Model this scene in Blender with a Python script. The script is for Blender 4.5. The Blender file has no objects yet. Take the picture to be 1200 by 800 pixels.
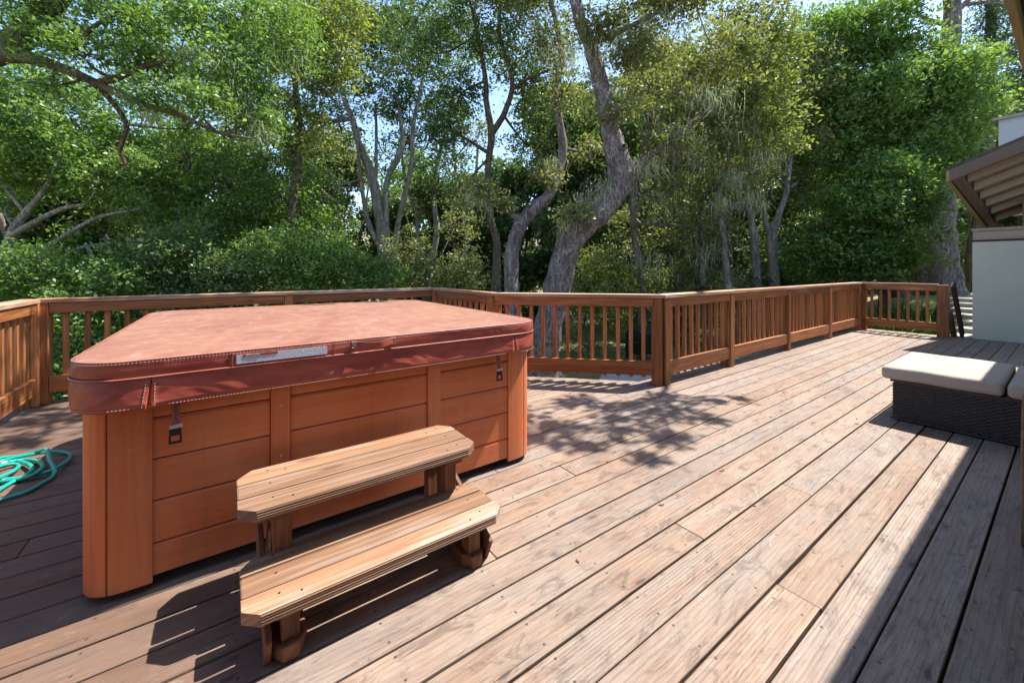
import bpy, bmesh, math, random
import numpy as np
from mathutils import Vector, Matrix
R = math.radians
rng = np.random.default_rng(7)
random.seed(7)
scene = bpy.context.scene
COL = scene.collection

# ------------------------------------------------------------------ camera, world, sun
# world x runs along the deck boards, y across them (away from the house), z up; metres
EYE = 1.22
FPX = 470.0                      # focal length in pixels of the 1200 px wide photograph
YAW = math.atan2(660, 470)       # angle between the view axis and the board direction
cam = bpy.data.cameras.new('camera'); camo = bpy.data.objects.new('camera', cam); COL.objects.link(camo)
camo.location = (0, 0, EYE)
camo.rotation_euler = (R(90), 0, YAW - R(90))
cam.sensor_width = 36; cam.lens = 36*FPX/1200; cam.shift_y = -85/1200
cam.clip_start = 0.05; cam.clip_end = 1000
scene.camera = camo

SUN = Vector((0.57, -0.085, 1.0)).normalized()
world = bpy.data.worlds.new('World'); scene.world = world; world.use_nodes = True
wn = world.node_tree.nodes; wl = world.node_tree.links
sky = wn.new('ShaderNodeTexSky'); sky.sky_type = 'NISHITA'; sky.sun_disc = False
sky.sun_elevation = math.asin(SUN.z); sky.sun_rotation = math.atan2(SUN.x, SUN.y)
sky.air_density = 1.0; sky.dust_density = 0.6; sky.ozone_density = 2.5
wl.new(sky.outputs[0], wn['Background'].inputs[0]); wn['Background'].inputs[1].default_value = 0.145
sl = bpy.data.lights.new('sun', 'SUN'); sl.energy = 4.6; sl.angle = R(0.5); sl.color = (1, 0.955, 0.88)
so = bpy.data.objects.new('sun', sl); COL.objects.link(so); so.rotation_euler = SUN.to_track_quat('Z', 'Y').to_euler()
so.location = (8, 0, 20)
scene.view_settings.view_transform = 'Standard'; scene.view_settings.look = 'None'
scene.view_settings.exposure = 1.36; scene.view_settings.gamma = 1
scene.render.engine = 'CYCLES'
scene.cycles.max_bounces = 6; scene.cycles.transmission_bounces = 4; scene.cycles.transparent_max_bounces = 4
scene.cycles.diffuse_bounces = 4

# ------------------------------------------------------------------ helpers
SY, CY = math.sin(YAW), math.cos(YAW)
def P(px, py, Y):
    """point at depth Y seen in the survey of the photograph"""
    X = (px-600)/FPX*Y
    return np.array([X*SY+Y*CY, -X*CY+Y*SY, EYE-(py-315)/FPX*Y])
def G(px, py, z=0.0):
    Y = (EYE-z)*FPX/(py-315); return P(px, py, Y)

def link(o, parent=None):
    COL.objects.link(o)
    if parent is not None: o.parent = parent
    return o
def tag(o, label=None, cat=None, group=None, kind=None):
    if label: o['label'] = label
    if cat: o['category'] = cat
    if group: o['group'] = group
    if kind: o['kind'] = kind
    return o
def thing(name, label, cat, loc=(0, 0, 0), group=None):
    o = bpy.data.objects.new(name, None); o.empty_display_size = .1; o.location = loc
    COL.objects.link(o); return tag(o, label, cat, group)

class MB:
    """collects shapes in world coordinates; build() links them as ONE mesh object"""
    def __init__(s): s.v = []; s.f = []; s.uv = []; s.tone = []; s.smooth = []; s.mi = []
    def face(s, idx, uv=None, tone=0.5, smooth=False, mi=0):
        s.f.append(tuple(idx)); s.uv.append(uv or [(0, 0)]*len(idx)); s.tone.append(tone); s.smooth.append(smooth); s.mi.append(mi)
    def box(s, c, size, ax=(1, 0, 0), up=(0, 0, 1), tone=None, mi=0):
        """size = (length along ax, width, height along up)"""
        c = Vector(c); ax = Vector(ax).normalized(); up = Vector(up); side = up.cross(ax).normalized(); up = ax.cross(side).normalized()
        l, w, h = [k/2 for k in size]
        t = random.random() if tone is None else tone
        ou, ov = random.random()*40, random.random()*40
        def q(a, b, d): return c+ax*a+side*b+up*d
        faces = [((-l,-w,h),(l,-w,h),(l,w,h),(-l,w,h)), ((-l,w,-h),(l,w,-h),(l,-w,-h),(-l,-w,-h)),
                 ((-l,-w,-h),(l,-w,-h),(l,-w,h),(-l,-w,h)), ((-l,w,h),(l,w,h),(l,w,-h),(-l,w,-h)),
                 ((l,-w,-h),(l,w,-h),(l,w,h),(l,-w,h)), ((-l,-w,h),(-l,w,h),(-l,w,-h),(-l,-w,-h))]
        base = len(s.v)
        cs = [(-l,-w,-h),(l,-w,-h),(l,w,-h),(-l,w,-h),(-l,-w,h),(l,-w,h),(l,w,h),(-l,w,h)]
        for k in cs: s.v.append(q(*k))
        for fi, fc in enumerate(faces):
            uvs = []
            for (a, b, d) in fc:
                if fi < 2: uvs.append((a+ou, b+ov))
                elif fi < 4: uvs.append((a+ou, d+ov+.5))
                else: uvs.append((b*.15+ou, d+ov))
            s.face([base+cs.index(k) for k in fc], uvs, t, mi=mi)
    def prism(s, poly, z0, z1, tone=None, ax=(1, 0), mi=0):
        """vertical prism over a 2D polygon (ccw), grain along ax"""
        t = random.random() if tone is None else tone
        ou, ov = random.random()*40, random.random()*40
        n = len(poly); b = len(s.v)
        for z in (z0, z1):
            for p in poly: s.v.append(Vector((p[0], p[1], z)))
        ax = np.array(ax); sd = np.array((-ax[1], ax[0]))
        def uv(p, z): return (float(np.dot(p, ax))+ou, float(np.dot(p, sd))+ov+z)
        s.face(range(b+n, b+2*n), [uv(p, 0) for p in poly], t, mi=mi)
        s.face(reversed(range(b, b+n)), [uv(p, 0) for p in reversed(poly)], t, mi=mi)
        for i in range(n):
            j = (i+1) % n
            s.face((b+i, b+j, b+n+j, b+n+i), [uv(poly[i], 0), uv(poly[j], 0), uv(poly[j], z1-z0), uv(poly[i], z1-z0)], t, mi=mi)
    def prism_axis(s, prof, o, ex, ey, ez, depth, tone=None, mi=0):
        """profile (2D, in ex/ey) extruded along ez from o"""
        t = random.random() if tone is None else tone
        ou, ov = random.random()*40, random.random()*40
        o, ex, ey, ez = map(Vector, (o, ex, ey, ez)); n = len(prof); b = len(s.v)
        for d in (0, depth):
            for p in prof: s.v.append(o+ex*p[0]+ey*p[1]+ez*d)
        s.face(range(b+n, b+2*n), [(p[0]+ou, p[1]+ov) for p in prof], t, mi=mi)
        s.face(list(reversed(range(b, b+n))), [(p[0]+ou, p[1]+ov) for p in reversed(prof)], t, mi=mi)
        for i in range(n):
            j = (i+1) % n
            L = (Vector(prof[j])-Vector(prof[i])).length
            s.face((b+i, b+j, b+n+j, b+n+i), [(ou, ov+i*.3), (ou, ov+i*.3+L), (ou+depth, ov+i*.3+L), (ou+depth, ov+i*.3)], t, mi=mi)
    def tube(s, pts, rad, sides=8, caps=True, wob=0.0, tone=None, mi=0, sub=4, flute=0.0):
        t = random.random() if tone is None else tone
        pts = np.array(pts, float); rad = np.array(rad, float) if np.ndim(rad) else np.full(len(pts), rad)
        if sub > 1 and len(pts) > 2:
            q = []; rr = []
            for i in range(len(pts)-1):
                p0 = pts[max(i-1, 0)]; p1 = pts[i]; p2 = pts[i+1]; p3 = pts[min(i+2, len(pts)-1)]
                for k in range(sub):
                    x = k/sub
                    q.append(.5*((2*p1)+(-p0+p2)*x+(2*p0-5*p1+4*p2-p3)*x*x+(-p0+3*p1-3*p2+p3)*x**3)); rr.append(rad[i]*(1-x)+rad[i+1]*x)
            q.append(pts[-1]); rr.append(rad[-1]); pts = np.array(q); rad = np.array(rr)
        n = len(pts); tan = np.gradient(pts, axis=0); tan /= np.linalg.norm(tan, axis=1)[:, None]+1e-9
        nrm = np.cross(tan[0], (0.31, .17, 1) if abs(tan[0][2]) < .9 else (1, .2, 0)); nrm /= np.linalg.norm(nrm)
        b = len(s.v); ph = random.random()*6
        L = 0
        Ls = []
        for i in range(n):
            if i: L += np.linalg.norm(pts[i]-pts[i-1])
            Ls.append(L)
            nrm = nrm-tan[i]*np.dot(nrm, tan[i]); nrm /= np.linalg.norm(nrm)+1e-9
            bn = np.cross(tan[i], nrm)
            for k in range(sides):
                a = 2*math.pi*k/sides
                r = rad[i]*(1+wob*(math.sin(3*a+i*.9+ph)*.5+math.sin(i*1.7+a+ph)*.6)+flute*math.sin(5*a+ph+i*.1))
                s.v.append(Vector(pts[i]+(nrm*math.cos(a)+bn*math.sin(a))*r))
        for i in range(n-1):
            for k in range(sides):
                k2 = (k+1) % sides; A = b+i*sides
                c = 2*math.pi*rad[i]
                s.face((A+k, A+k2, A+sides+k2, A+sides+k), [(Ls[i], k/sides*c), (Ls[i], (k+1)/sides*c), (Ls[i+1], (k+1)/sides*c), (Ls[i+1], k/sides*c)], t, True, mi)
        if caps:
            s.face(list(reversed(range(b, b+sides))), tone=t, mi=mi); s.face(range(b+(n-1)*sides, b+n*sides), tone=t, mi=mi)
    def build(s, name, mat, parent=None, bevel=0, loc=None, seg=2):
        me = bpy.data.meshes.new(name)
        off = Vector(parent.location) if parent is not None and loc is None else Vector(loc or (0, 0, 0))
        if parent is not None and parent.parent is not None and loc is None: off = off+Vector(parent.parent.location)
        me.from_pydata([tuple(Vector(v)-off) for v in s.v], [], s.f)
        uvl = me.uv_layers.new(name='UVMap'); uvl.data.foreach_set('uv', [c for f in s.uv for p in f for c in p])
        at = me.attributes.new('tone', 'FLOAT', 'FACE'); at.data.foreach_set('value', s.tone)
        me.polygons.foreach_set('use_smooth', s.smooth)
        for m in (mat if isinstance(mat, (list, tuple)) else [mat]): me.materials.append(m)
        me.polygons.foreach_set('material_index', s.mi)
        me.validate(); me.update()
        o = bpy.data.objects.new(name, me); link(o, parent)
        if loc is not None and parent is None: o.location = loc
        if bevel:
            m = o.modifiers.new('bevel', 'BEVEL'); m.width = bevel; m.segments = seg; m.limit_method = 'ANGLE'; m.angle_limit = R(40)
            m.harden_normals = False
        return o

def mesh_np(name, verts, quads, mat, parent=None, tone=None, smooth=False):
    me = bpy.data.meshes.new(name); nv, nf = len(verts), len(quads)
    if parent is not None: verts = verts-np.array(parent.location)
    me.vertices.add(nv); me.vertices.foreach_set('co', verts.astype(np.float32).ravel())
    me.loops.add(nf*4); me.loops.foreach_set('vertex_index', quads.astype(np.int32).ravel())
    me.polygons.add(nf); me.polygons.foreach_set('loop_start', np.arange(0, nf*4, 4, dtype=np.int32))
    me.polygons.foreach_set('loop_total', np.full(nf, 4, dtype=np.int32))
    me.update(calc_edges=True)
    if tone is not None:
        a = me.attributes.new('tone', 'FLOAT', 'FACE'); a.data.foreach_set('value', tone.astype(np.float32))
    me.materials.append(mat)
    o = bpy.data.objects.new(name, me); return link(o, parent)

# ---- material helpers
class NT:
    def __init__(s, name):
        s.m = bpy.data.materials.new(name); s.m.use_nodes = True; s.n = s.m.node_tree.nodes; s.l = s.m.node_tree.links
        s.b = s.n['Principled BSDF']
    def add(s, t, **kw):
        x = s.n.new(t)
        for k, v in kw.items():
            if k.startswith('i_'): x.inputs[k[2:].replace('_', ' ')].default_value = v
            else: setattr(x, k, v)
        return x
    def ln(s, a, b): s.l.new(a, b)
    def ramp(s, fac, stops):
        r = s.n.new('ShaderNodeValToRGB'); e = r.color_ramp.elements
        while len(e) < len(stops): e.new(.5)
        for i, (p, c) in enumerate(stops): e[i].position = p; e[i].color = (*c, 1) if len(c) == 3 else c
        if fac is not None: s.ln(fac, r.inputs[0])
        return r.outputs[0]
    def mix(s, fac, a, b, mode='MIX'):
        x = s.n.new('ShaderNodeMix'); x.data_type = 'RGBA'; x.blend_type = mode; x.clamp_result = False
        for sock, v in ((x.inputs[0], fac), (x.inputs[6], a), (x.inputs[7], b)):
            if isinstance(v, (int, float)): sock.default_value = v
            elif isinstance(v, tuple): sock.default_value = (*v, 1) if len(v) == 3 else v
            else: s.ln(v, sock)
        return x.outputs[2]
    def math(s, op, a, b=0.0, c=None):
        x = s.n.new('ShaderNodeMath'); x.operation = op
        for i, v in enumerate((a, b, c)):
            if v is None: continue
            if isinstance(v, (int, float)): x.inputs[i].default_value = v
            else: s.ln(v, x.inputs[i])
        return x.outputs[0]
    def noise(s, vec, scale, detail=4, rough=.55, dist=0.0):
        x = s.add('ShaderNodeTexNoise'); x.inputs['Scale'].default_value = scale; x.inputs['Detail'].default_value = detail
        x.inputs['Roughness'].default_value = rough; x.inputs['Distortion'].default_value = dist
        if vec is not None: s.ln(vec, x.inputs['Vector'])
        return x.outputs['Fac']
    def mapping(s, vec, scale=(1, 1, 1), loc=(0, 0, 0)):
        x = s.add('ShaderNodeMapping'); x.inputs['Scale'].default_value = scale; x.inputs['Location'].default_value = loc
        s.ln(vec, x.inputs['Vector']); return x.outputs[0]
    def bump(s, h, strength=.3, dist=.01, prev=None):
        x = s.add('ShaderNodeBump'); x.inputs['Strength'].default_value = strength; x.inputs['Distance'].default_value = dist
        s.ln(h, x.inputs['Height'])
        if prev is not None: s.ln(prev, x.inputs['Normal'])
        return x.outputs[0]
    def uv(s): return s.add('ShaderNodeUVMap', uv_map='UVMap').outputs[0]
    def obj(s): return s.add('ShaderNodeTexCoord').outputs['Object']
    def pos(s): return s.add('ShaderNodeNewGeometry').outputs['Position']
    def tone(s): return s.add('ShaderNodeAttribute', attribute_name='tone').outputs['Fac']

def wood(name, c1, c2, dark, rough=.65, tone_amt=.5, grain=.55, wear=None, bump=.35, knots=True, spec=.3, ridges=0.0, wear_lo=.52):
    t = NT(name); uv = t.uv(); tone = t.tone()
    g1 = t.noise(t.mapping(uv, (2.2, 55, 1)), 1.0, 5, .6, .4)
    g2 = t.noise(t.mapping(uv, (.9, 14, 1)), 1.0, 3, .5, .8)
    big = t.noise(t.mapping(uv, (.8, 4, 1)), 1.0, 3, .6)
    col = t.mix(t.ramp(g2, [(.35, (0, 0, 0)), (.65, (1, 1, 1))]), c1, c2)
    col = t.mix(t.math('MULTIPLY', t.ramp(g1, [(.42, (1, 1, 1)), (.62, (0, 0, 0))]), grain), col, dark)
    if wear is not None:
        wv = t.math('ADD', t.math('MULTIPLY', g1, .45), t.math('MULTIPLY', big, .65))
        col = t.mix(t.ramp(wv, [(wear_lo, (0, 0, 0)), (wear_lo+.16, (1, 1, 1))]), col, wear)
    h = g1
    if knots:
        vor = t.add('ShaderNodeTexVoronoi'); vor.inputs['Scale'].default_value = 1.0; t.ln(t.mapping(uv, (2.0, 7.5, 1)), vor.inputs['Vector'])
        k = t.ramp(vor.outputs['Distance'], [(.05, (1, 1, 1)), (.13, (0, 0, 0))])
        col = t.mix(t.math('MULTIPLY', k, .7), col, dark)
    tv = t.math('MULTIPLY_ADD', tone, tone_amt, 1-tone_amt/2)
    x = t.add('ShaderNodeCombineColor'); t.ln(tv, x.inputs[0]); t.ln(tv, x.inputs[1]); t.ln(tv, x.inputs[2])
    col = t.mix(1.0, col, x.outputs[0], 'MULTIPLY')
    t.ln(col, t.b.inputs['Base Color']); t.b.inputs['Roughness'].default_value = rough
    t.b.inputs['Specular IOR Level'].default_value = spec
    nb = t.bump(g1, bump, .004)
    if ridges:
        w = t.add('ShaderNodeTexWave', wave_type='BANDS', bands_direction='Y'); w.inputs['Scale'].default_value = 32; w.inputs['Distortion'].default_value = .25
        t.ln(uv, w.inputs['Vector'])
        sel = t.math('GREATER_THAN', t.math('FRACT', t.math('MULTIPLY', tone, 7.3)), .45)
        nb = t.bump(t.math('MULTIPLY', w.outputs['Fac'], sel), ridges, .003, nb)
        t.ln(nb, t.b.inputs['Normal'])
    t.ln(nb, t.b.inputs['Normal'])
    return t

# ---- deck boards: weathered redwood, stain worn to bare wood where walked on
def make_deck_mat():
    t = NT('weathered_redwood_deck'); uv = t.uv(); tone = t.tone(); pos = t.pos()
    g1 = t.noise(t.mapping(uv, (3.5, 110, 1)), 1.0, 6, .7, .8)
    g2 = t.noise(t.mapping(uv, (1.3, 11, 1)), 1.0, 5, .6, 1.6)
    g3 = t.noise(t.mapping(uv, (3.0, 170, 1)), 1.0, 3, .6, .3)
    blotch = t.noise(t.mapping(uv, (1.3, 5, 1)), 1.0, 5, .65, .6)
    dirt = t.noise(pos, 1.1, 6, .65, .4)
    red, tan, grey, dk = (.245, .148, .10), (.31, .215, .148), (.25, .202, .165), (.085, .053, .042)
    col = t.mix(t.ramp(g2, [(.38, (0, 0, 0)), (.62, (1, 1, 1))]), red, tan)
    col = t.mix(t.math('MULTIPLY', t.ramp(blotch, [(.44, (0, 0, 0)), (.62, (1, 1, 1))]), .75), col, grey)
    col = t.mix(t.math('MULTIPLY', t.ramp(g1, [(.32, (1, 1, 1)), (.55, (0, 0, 0))]), .38), col, dk)
    col = t.mix(t.math('MULTIPLY', t.ramp(g3, [(.56, (0, 0, 0)), (.72, (1, 1, 1))]), .30), col, (.40, .31, .24))
    cw = t.add('ShaderNodeTexWave', wave_type='BANDS', bands_direction='Y', wave_profile='SAW'); cw.inputs['Scale'].default_value = 17; cw.inputs['Distortion'].default_value = 5.5
    cw.inputs['Detail'].default_value = 2.5; cw.inputs['Detail Scale'].default_value = .9; cw.inputs['Detail Roughness'].default_value = .6
    t.ln(t.mapping(uv, (.22, 1, 1)), cw.inputs['Vector'])
    cath = t.ramp(cw.outputs['Fac'], [(.0, (0, 0, 0)), (.72, (.25, .25, .25)), (.95, (1, 1, 1)), (1, (0, 0, 0))])
    col = t.mix(t.math('MULTIPLY', cath, .42), col, dk)
    mott = t.noise(t.mapping(uv, (14, 60, 1)), 1.0, 4, .7)
    col = t.mix(t.math('MULTIPLY', t.ramp(mott, [(.40, (1, 1, 1)), (.55, (0, 0, 0))]), .14), col, dk)
    sp = t.noise(t.mapping(uv, (9, 30, 1)), 1.0, 2, .5)
    col = t.mix(t.math('MULTIPLY', t.ramp(sp, [(.70, (0, 0, 0)), (.78, (1, 1, 1))]), .55), col, dk)
    # red brown stain survives where nobody walks, round the tub and at the left end; deepened to paint in shade there
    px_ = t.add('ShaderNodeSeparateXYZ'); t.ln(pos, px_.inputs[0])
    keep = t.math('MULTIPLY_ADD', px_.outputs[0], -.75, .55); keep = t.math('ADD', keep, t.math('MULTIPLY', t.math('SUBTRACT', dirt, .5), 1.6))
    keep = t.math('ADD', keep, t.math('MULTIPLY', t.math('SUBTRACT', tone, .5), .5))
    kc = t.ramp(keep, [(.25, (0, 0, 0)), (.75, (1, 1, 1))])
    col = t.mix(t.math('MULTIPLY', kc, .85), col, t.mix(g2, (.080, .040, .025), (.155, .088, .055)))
    # dark mildew stains in patches
    col = t.mix(t.math('MULTIPLY', t.ramp(dirt, [(.5, (0, 0, 0)), (.72, (1, 1, 1))]), .5), col, (.11, .072, .055))
    bl2 = t.noise(t.mapping(uv, (4.5, 13, 1), (3, 9, 0)), 1.0, 6, .75, 1.4)
    col = t.mix(t.math('MULTIPLY', t.ramp(bl2, [(.52, (0, 0, 0)), (.63, (1, 1, 1))]), .62), col, (.085, .060, .048))
    col = t.mix(t.math('MULTIPLY', t.ramp(bl2, [(.30, (1, 1, 1)), (.40, (0, 0, 0))]), .35), col, (.42, .35, .30))
    # knots with ring
    vor = t.add('ShaderNodeTexVoronoi'); vor.inputs['Scale'].default_value = 1.0; vor.inputs['Randomness'].default_value = 1
    vec = t.add('ShaderNodeVectorMath', operation='ADD'); nd = t.add('ShaderNodeTexNoise'); nd.inputs['Scale'].default_value = 12; t.ln(uv, nd.inputs['Vector'])
    sc = t.add('ShaderNodeVectorMath', operation='SCALE'); sc.inputs['Scale'].default_value = .02; t.ln(nd.outputs['Color'], sc.inputs[0])
    t.ln(uv, vec.inputs[0]); t.ln(sc.outputs[0], vec.inputs[1])
    t.ln(t.mapping(vec.outputs[0], (3.0, 10.0, 1)), vor.inputs['Vector'])
    kd = vor.outputs['Distance']
    col = t.mix(t.math('MULTIPLY', t.ramp(t.math('MULTIPLY_ADD', g2, .08, kd), [(.095, (1, 1, 1)), (.15, (0, 0, 0))]), .8), col, (.06, .034, .024))
    ring = t.math('MULTIPLY', t.ramp(kd, [(.11, (0, 0, 0)), (.14, (1, 1, 1)), (.19, (0, 0, 0))]), .35)
    col = t.mix(ring, col, (.11, .06, .038))
    # fine dark checks
    chk = t.noise(t.mapping(uv, (1.2, 60, 1), (7, 3, 0)), 1.0, 3, .6, .8)
    ck = t.ramp(chk, [(.29, (1, 1, 1)), (.33, (0, 0, 0))])
    col = t.mix(t.math('MULTIPLY', ck, .8), col, (.03, .02, .016))
    # nail heads, two per joist
    sx = t.add('ShaderNodeSeparateXYZ'); t.ln(pos, sx.inputs[0]); X, Yc = sx.outputs[0], sx.outputs[1]
    fx = t.math('SUBTRACT', t.math('FRACT', t.math('MULTIPLY', t.math('ADD', X, 20.07), 1/.406)), .5); fx = t.math('MULTIPLY', fx, .406)
    fy = t.math('MULTIPLY', t.math('SUBTRACT', t.math('FRACT', t.math('MULTIPLY', t.math('ADD', Yc, 20*.148-.383-.074+.074), 1/.148)), .5), .148)
    fy = t.math('SUBTRACT', t.math('ABSOLUTE', fy), .043)
    jit = t.math('MULTIPLY', t.math('SUBTRACT', t.noise(pos, 2.3, 1), .5), .03)
    d = t.math('SQRT', t.math('ADD', t.math('POWER', t.math('ADD', fx, jit), 2.0), t.math('POWER', t.math('ADD', fy, jit), 2.0)))
    nail = t.ramp(t.math('MULTIPLY', d, 50.0), [(.20, (1, 1, 1)), (.30, (0, 0, 0))])
    col = t.mix(t.math('MULTIPLY', nail, .85), col, (.035, .028, .027))
    t1 = t.math('MULTIPLY_ADD', tone, .26, .93)
    hs = t.add('ShaderNodeHueSaturation'); t.ln(col, hs.inputs['Color']); t.ln(t1, hs.inputs['Value'])
    t.ln(t.math('MULTIPLY_ADD', t.math('FRACT', t.math('MULTIPLY', tone, 13.7)), .22, .80), hs.inputs['Saturation'])
    t.ln(hs.outputs[0], t.b.inputs['Base Color']); t.ln(t.math('MULTIPLY_ADD', g1, .25, .5), t.b.inputs['Roughness'])
    t.b.inputs['Specular IOR Level'].default_value = .3
    nb = t.bump(g1, .45, .004); nb = t.bump(ck, -.0+.4, -.004, nb)
    w = t.add('ShaderNodeTexWave', wave_type='BANDS', bands_direction='Y'); w.inputs['Scale'].default_value = 26; w.inputs['Distortion'].default_value = .6
    t.ln(uv, w.inputs['Vector'])
    sel = t.math('GREATER_THAN', t.math('FRACT', t.math('MULTIPLY', tone, 7.3)), .62)
    nb = t.bump(t.math('MULTIPLY', w.outputs['Fac'], sel), .42, .003, nb)
    t.ln(nb, t.b.inputs['Normal'])
    return t.m
M = {}
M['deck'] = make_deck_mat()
M['rail'] = wood('stained_rail_wood', (.35, .115, .034), (.44, .175, .058), (.12, .04, .016), .55, .65, wear=(.42, .25, .14), wear_lo=.60).m
M['cap'] = wood('worn_rail_cap', (.34, .15, .062), (.42, .22, .11), (.14, .07, .035), .65, .4, wear=(.44, .31, .22), wear_lo=.5).m
M['bench'] = wood('worn_bench_wood', (.275, .142, .074), (.31, .17, .094), (.10, .05, .03), .6, .45, grain=.42, wear=(.33, .265, .215), wear_lo=.545, ridges=.5).m
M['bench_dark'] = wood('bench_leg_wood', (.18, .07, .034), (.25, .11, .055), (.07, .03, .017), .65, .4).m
M['tub'] = wood('cedar_colour_tub_panel', (.57, .138, .042), (.62, .168, .054), (.46, .11, .036), .42, .14, bump=.10, knots=False, spec=.45).m
def weather_tub():
    t = NT.__new__(NT); t.m = M['tub']; t.n = t.m.node_tree.nodes; t.l = t.m.node_tree.links; t.b = t.n['Principled BSDF']
    src = t.b.inputs['Base Color'].links[0].from_socket; p = t.pos()
    n = t.noise(t.mapping(p, (2.5, 2.5, 1.2)), 1.0, 6, .65, .5); sc = t.noise(t.mapping(p, (9, 9, 40)), 1.0, 5, .7, .4); dr = t.noise(t.mapping(p, (38, 38, 1.6)), 1.0, 4, .6, .2)
    c = t.mix(t.math('MULTIPLY', t.ramp(n, [(.42, (0, 0, 0)), (.68, (1, 1, 1))]), .38), src, (.68, .255, .10))
    c = t.mix(t.math('MULTIPLY', t.ramp(sc, [(.62, (0, 0, 0)), (.74, (1, 1, 1))]), .35), c, (.62, .33, .18))
    c = t.mix(t.math('MULTIPLY', t.ramp(dr, [(.56, (0, 0, 0)), (.70, (1, 1, 1))]), .20), c, (.24, .08, .03))
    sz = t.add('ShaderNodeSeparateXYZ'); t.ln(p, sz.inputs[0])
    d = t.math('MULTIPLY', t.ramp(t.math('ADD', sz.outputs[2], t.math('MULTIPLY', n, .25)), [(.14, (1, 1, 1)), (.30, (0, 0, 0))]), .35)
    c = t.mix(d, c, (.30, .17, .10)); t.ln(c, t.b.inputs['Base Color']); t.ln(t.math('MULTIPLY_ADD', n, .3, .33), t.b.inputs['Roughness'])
weather_tub()
M['fascia'] = wood('brown_painted_fascia', (.17, .12, .085), (.20, .145, .10), (.12, .085, .06), .6, .2, knots=False).m
M['soffit'] = wood('soffit_boards', (.28, .23, .17), (.33, .27, .20), (.12, .09, .065), .7, .3).m
M['rafter'] = wood('rafter_wood', (.42, .34, .25), (.48, .40, .30), (.3, .23, .17), .7, .3).m
M['olive_fascia'] = wood('olive_fascia', (.34, .27, .11), (.40, .32, .14), (.2, .16, .07), .65, .2, knots=False).m
M['dark_wood'] = wood('dark_stair_wood', (.055, .035, .025), (.08, .05, .035), (.03, .02, .015), .7, .3).m

def plain(name, col, rough=.6, metallic=0, noise=None, amt=.25, bump=0, bscale=60, spec=.4, coat=0):
    t = NT(name); c = col
    if noise:
        n = t.noise(t.obj(), noise, 5, .6)
        c = t.mix(t.ramp(n, [(.3, (0, 0, 0)), (.7, (1, 1, 1))]), tuple(k*(1-amt) for k in col), tuple(min(1, k*(1+amt)) for k in col))
        t.ln(c, t.b.inputs['Base Color'])
    else: t.b.inputs['Base Color'].default_value = (*col, 1)
    t.b.inputs['Roughness'].default_value = rough; t.b.inputs['Metallic'].default_value = metallic
    t.b.inputs['Specular IOR Level'].default_value = spec; t.b.inputs['Coat Weight'].default_value = coat
    if bump: t.ln(t.bump(t.noise(t.obj(), bscale, 4), bump, .01), t.b.inputs['Normal'])
    return t.m

def vinyl():
    t = NT('burgundy_vinyl'); o = t.obj()
    n1 = t.noise(o, 2.2, 6, .65, .6); n2 = t.noise(t.mapping(o, (3, 9, 9)), 1.0, 4, .6, .8); n3 = t.noise(o, 14, 4, .6)
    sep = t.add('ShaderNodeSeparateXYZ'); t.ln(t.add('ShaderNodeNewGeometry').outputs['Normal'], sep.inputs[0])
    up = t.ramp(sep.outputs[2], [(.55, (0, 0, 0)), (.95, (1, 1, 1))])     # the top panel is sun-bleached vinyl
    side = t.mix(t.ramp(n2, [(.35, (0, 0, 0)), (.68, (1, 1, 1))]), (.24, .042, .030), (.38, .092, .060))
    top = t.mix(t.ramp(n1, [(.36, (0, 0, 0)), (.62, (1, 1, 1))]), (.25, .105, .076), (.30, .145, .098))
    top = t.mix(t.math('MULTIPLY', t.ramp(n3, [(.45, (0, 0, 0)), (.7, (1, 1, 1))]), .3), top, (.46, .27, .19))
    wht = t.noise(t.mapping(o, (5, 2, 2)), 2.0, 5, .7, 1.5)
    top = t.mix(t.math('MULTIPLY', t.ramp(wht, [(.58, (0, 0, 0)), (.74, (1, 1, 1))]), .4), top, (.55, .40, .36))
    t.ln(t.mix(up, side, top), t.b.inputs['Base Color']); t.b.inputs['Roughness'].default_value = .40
    t.b.inputs['Specular IOR Level'].default_value = .35
    nb = t.bump(t.noise(t.mapping(o, (1, 1, 2)), 3.6, 2, .5, 1.0), .45, .05); nb = t.bump(t.noise(o, 260, 2), .12, .002, nb)
    t.ln(nb, t.b.inputs['Normal']); return t.m
M['vinyl'] = vinyl()
M['stitch'] = plain('pale_stitching', (.42, .32, .28), .8)
M['strap'] = plain('burgundy_strap', (.22, .06, .05), .6, noise=20)
M['black_plastic'] = plain('black_plastic', (.015, .015, .017), .35)
M['tub_base'] = plain('black_tub_base', (.02, .02, .022), .5)
M['screw'] = plain('screw_cap', (.6, .38, .2), .5)
M['hose'] = plain('teal_hose_rubber', (.012, .30, .235), .33, noise=9, amt=.12, spec=.5, coat=.2)
M['stucco'] = plain('pale_green_stucco', (.56, .57, .46), .85, noise=1.3, amt=.07, bump=.25, bscale=35)
M['white_stucco'] = plain('white_stucco', (.52, .54, .55), .85, noise=1.6, amt=.06, bump=.2, bscale=30)
M['shingle'] = plain('roof_shingles', (.10, .075, .065), .85, noise=6, amt=.35, bump=.6, bscale=22)
M['concrete'] = plain('grey_concrete', (.36, .35, .32), .9, noise=3, amt=.2, bump=.3, bscale=40)
M['wicker'] = plain('dark_wicker_strand', (.034, .028, .025), .42, noise=30, amt=.35)
M['wicker_tan'] = plain('brown_wicker_strand', (.12, .075, .045), .5, noise=30, amt=.35)
M['grill'] = plain('black_enamel', (.012, .012, .014), .3)
M['steel'] = plain('dull_steel', (.4, .4, .4), .4, metallic=.8)
M['dry_leaf'] = plain('dry_leaf', (.10, .045, .022), .7)
M['tan_wall'] = plain('tan_board_wall', (.40, .30, .19), .8, noise=4, amt=.15)
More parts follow.
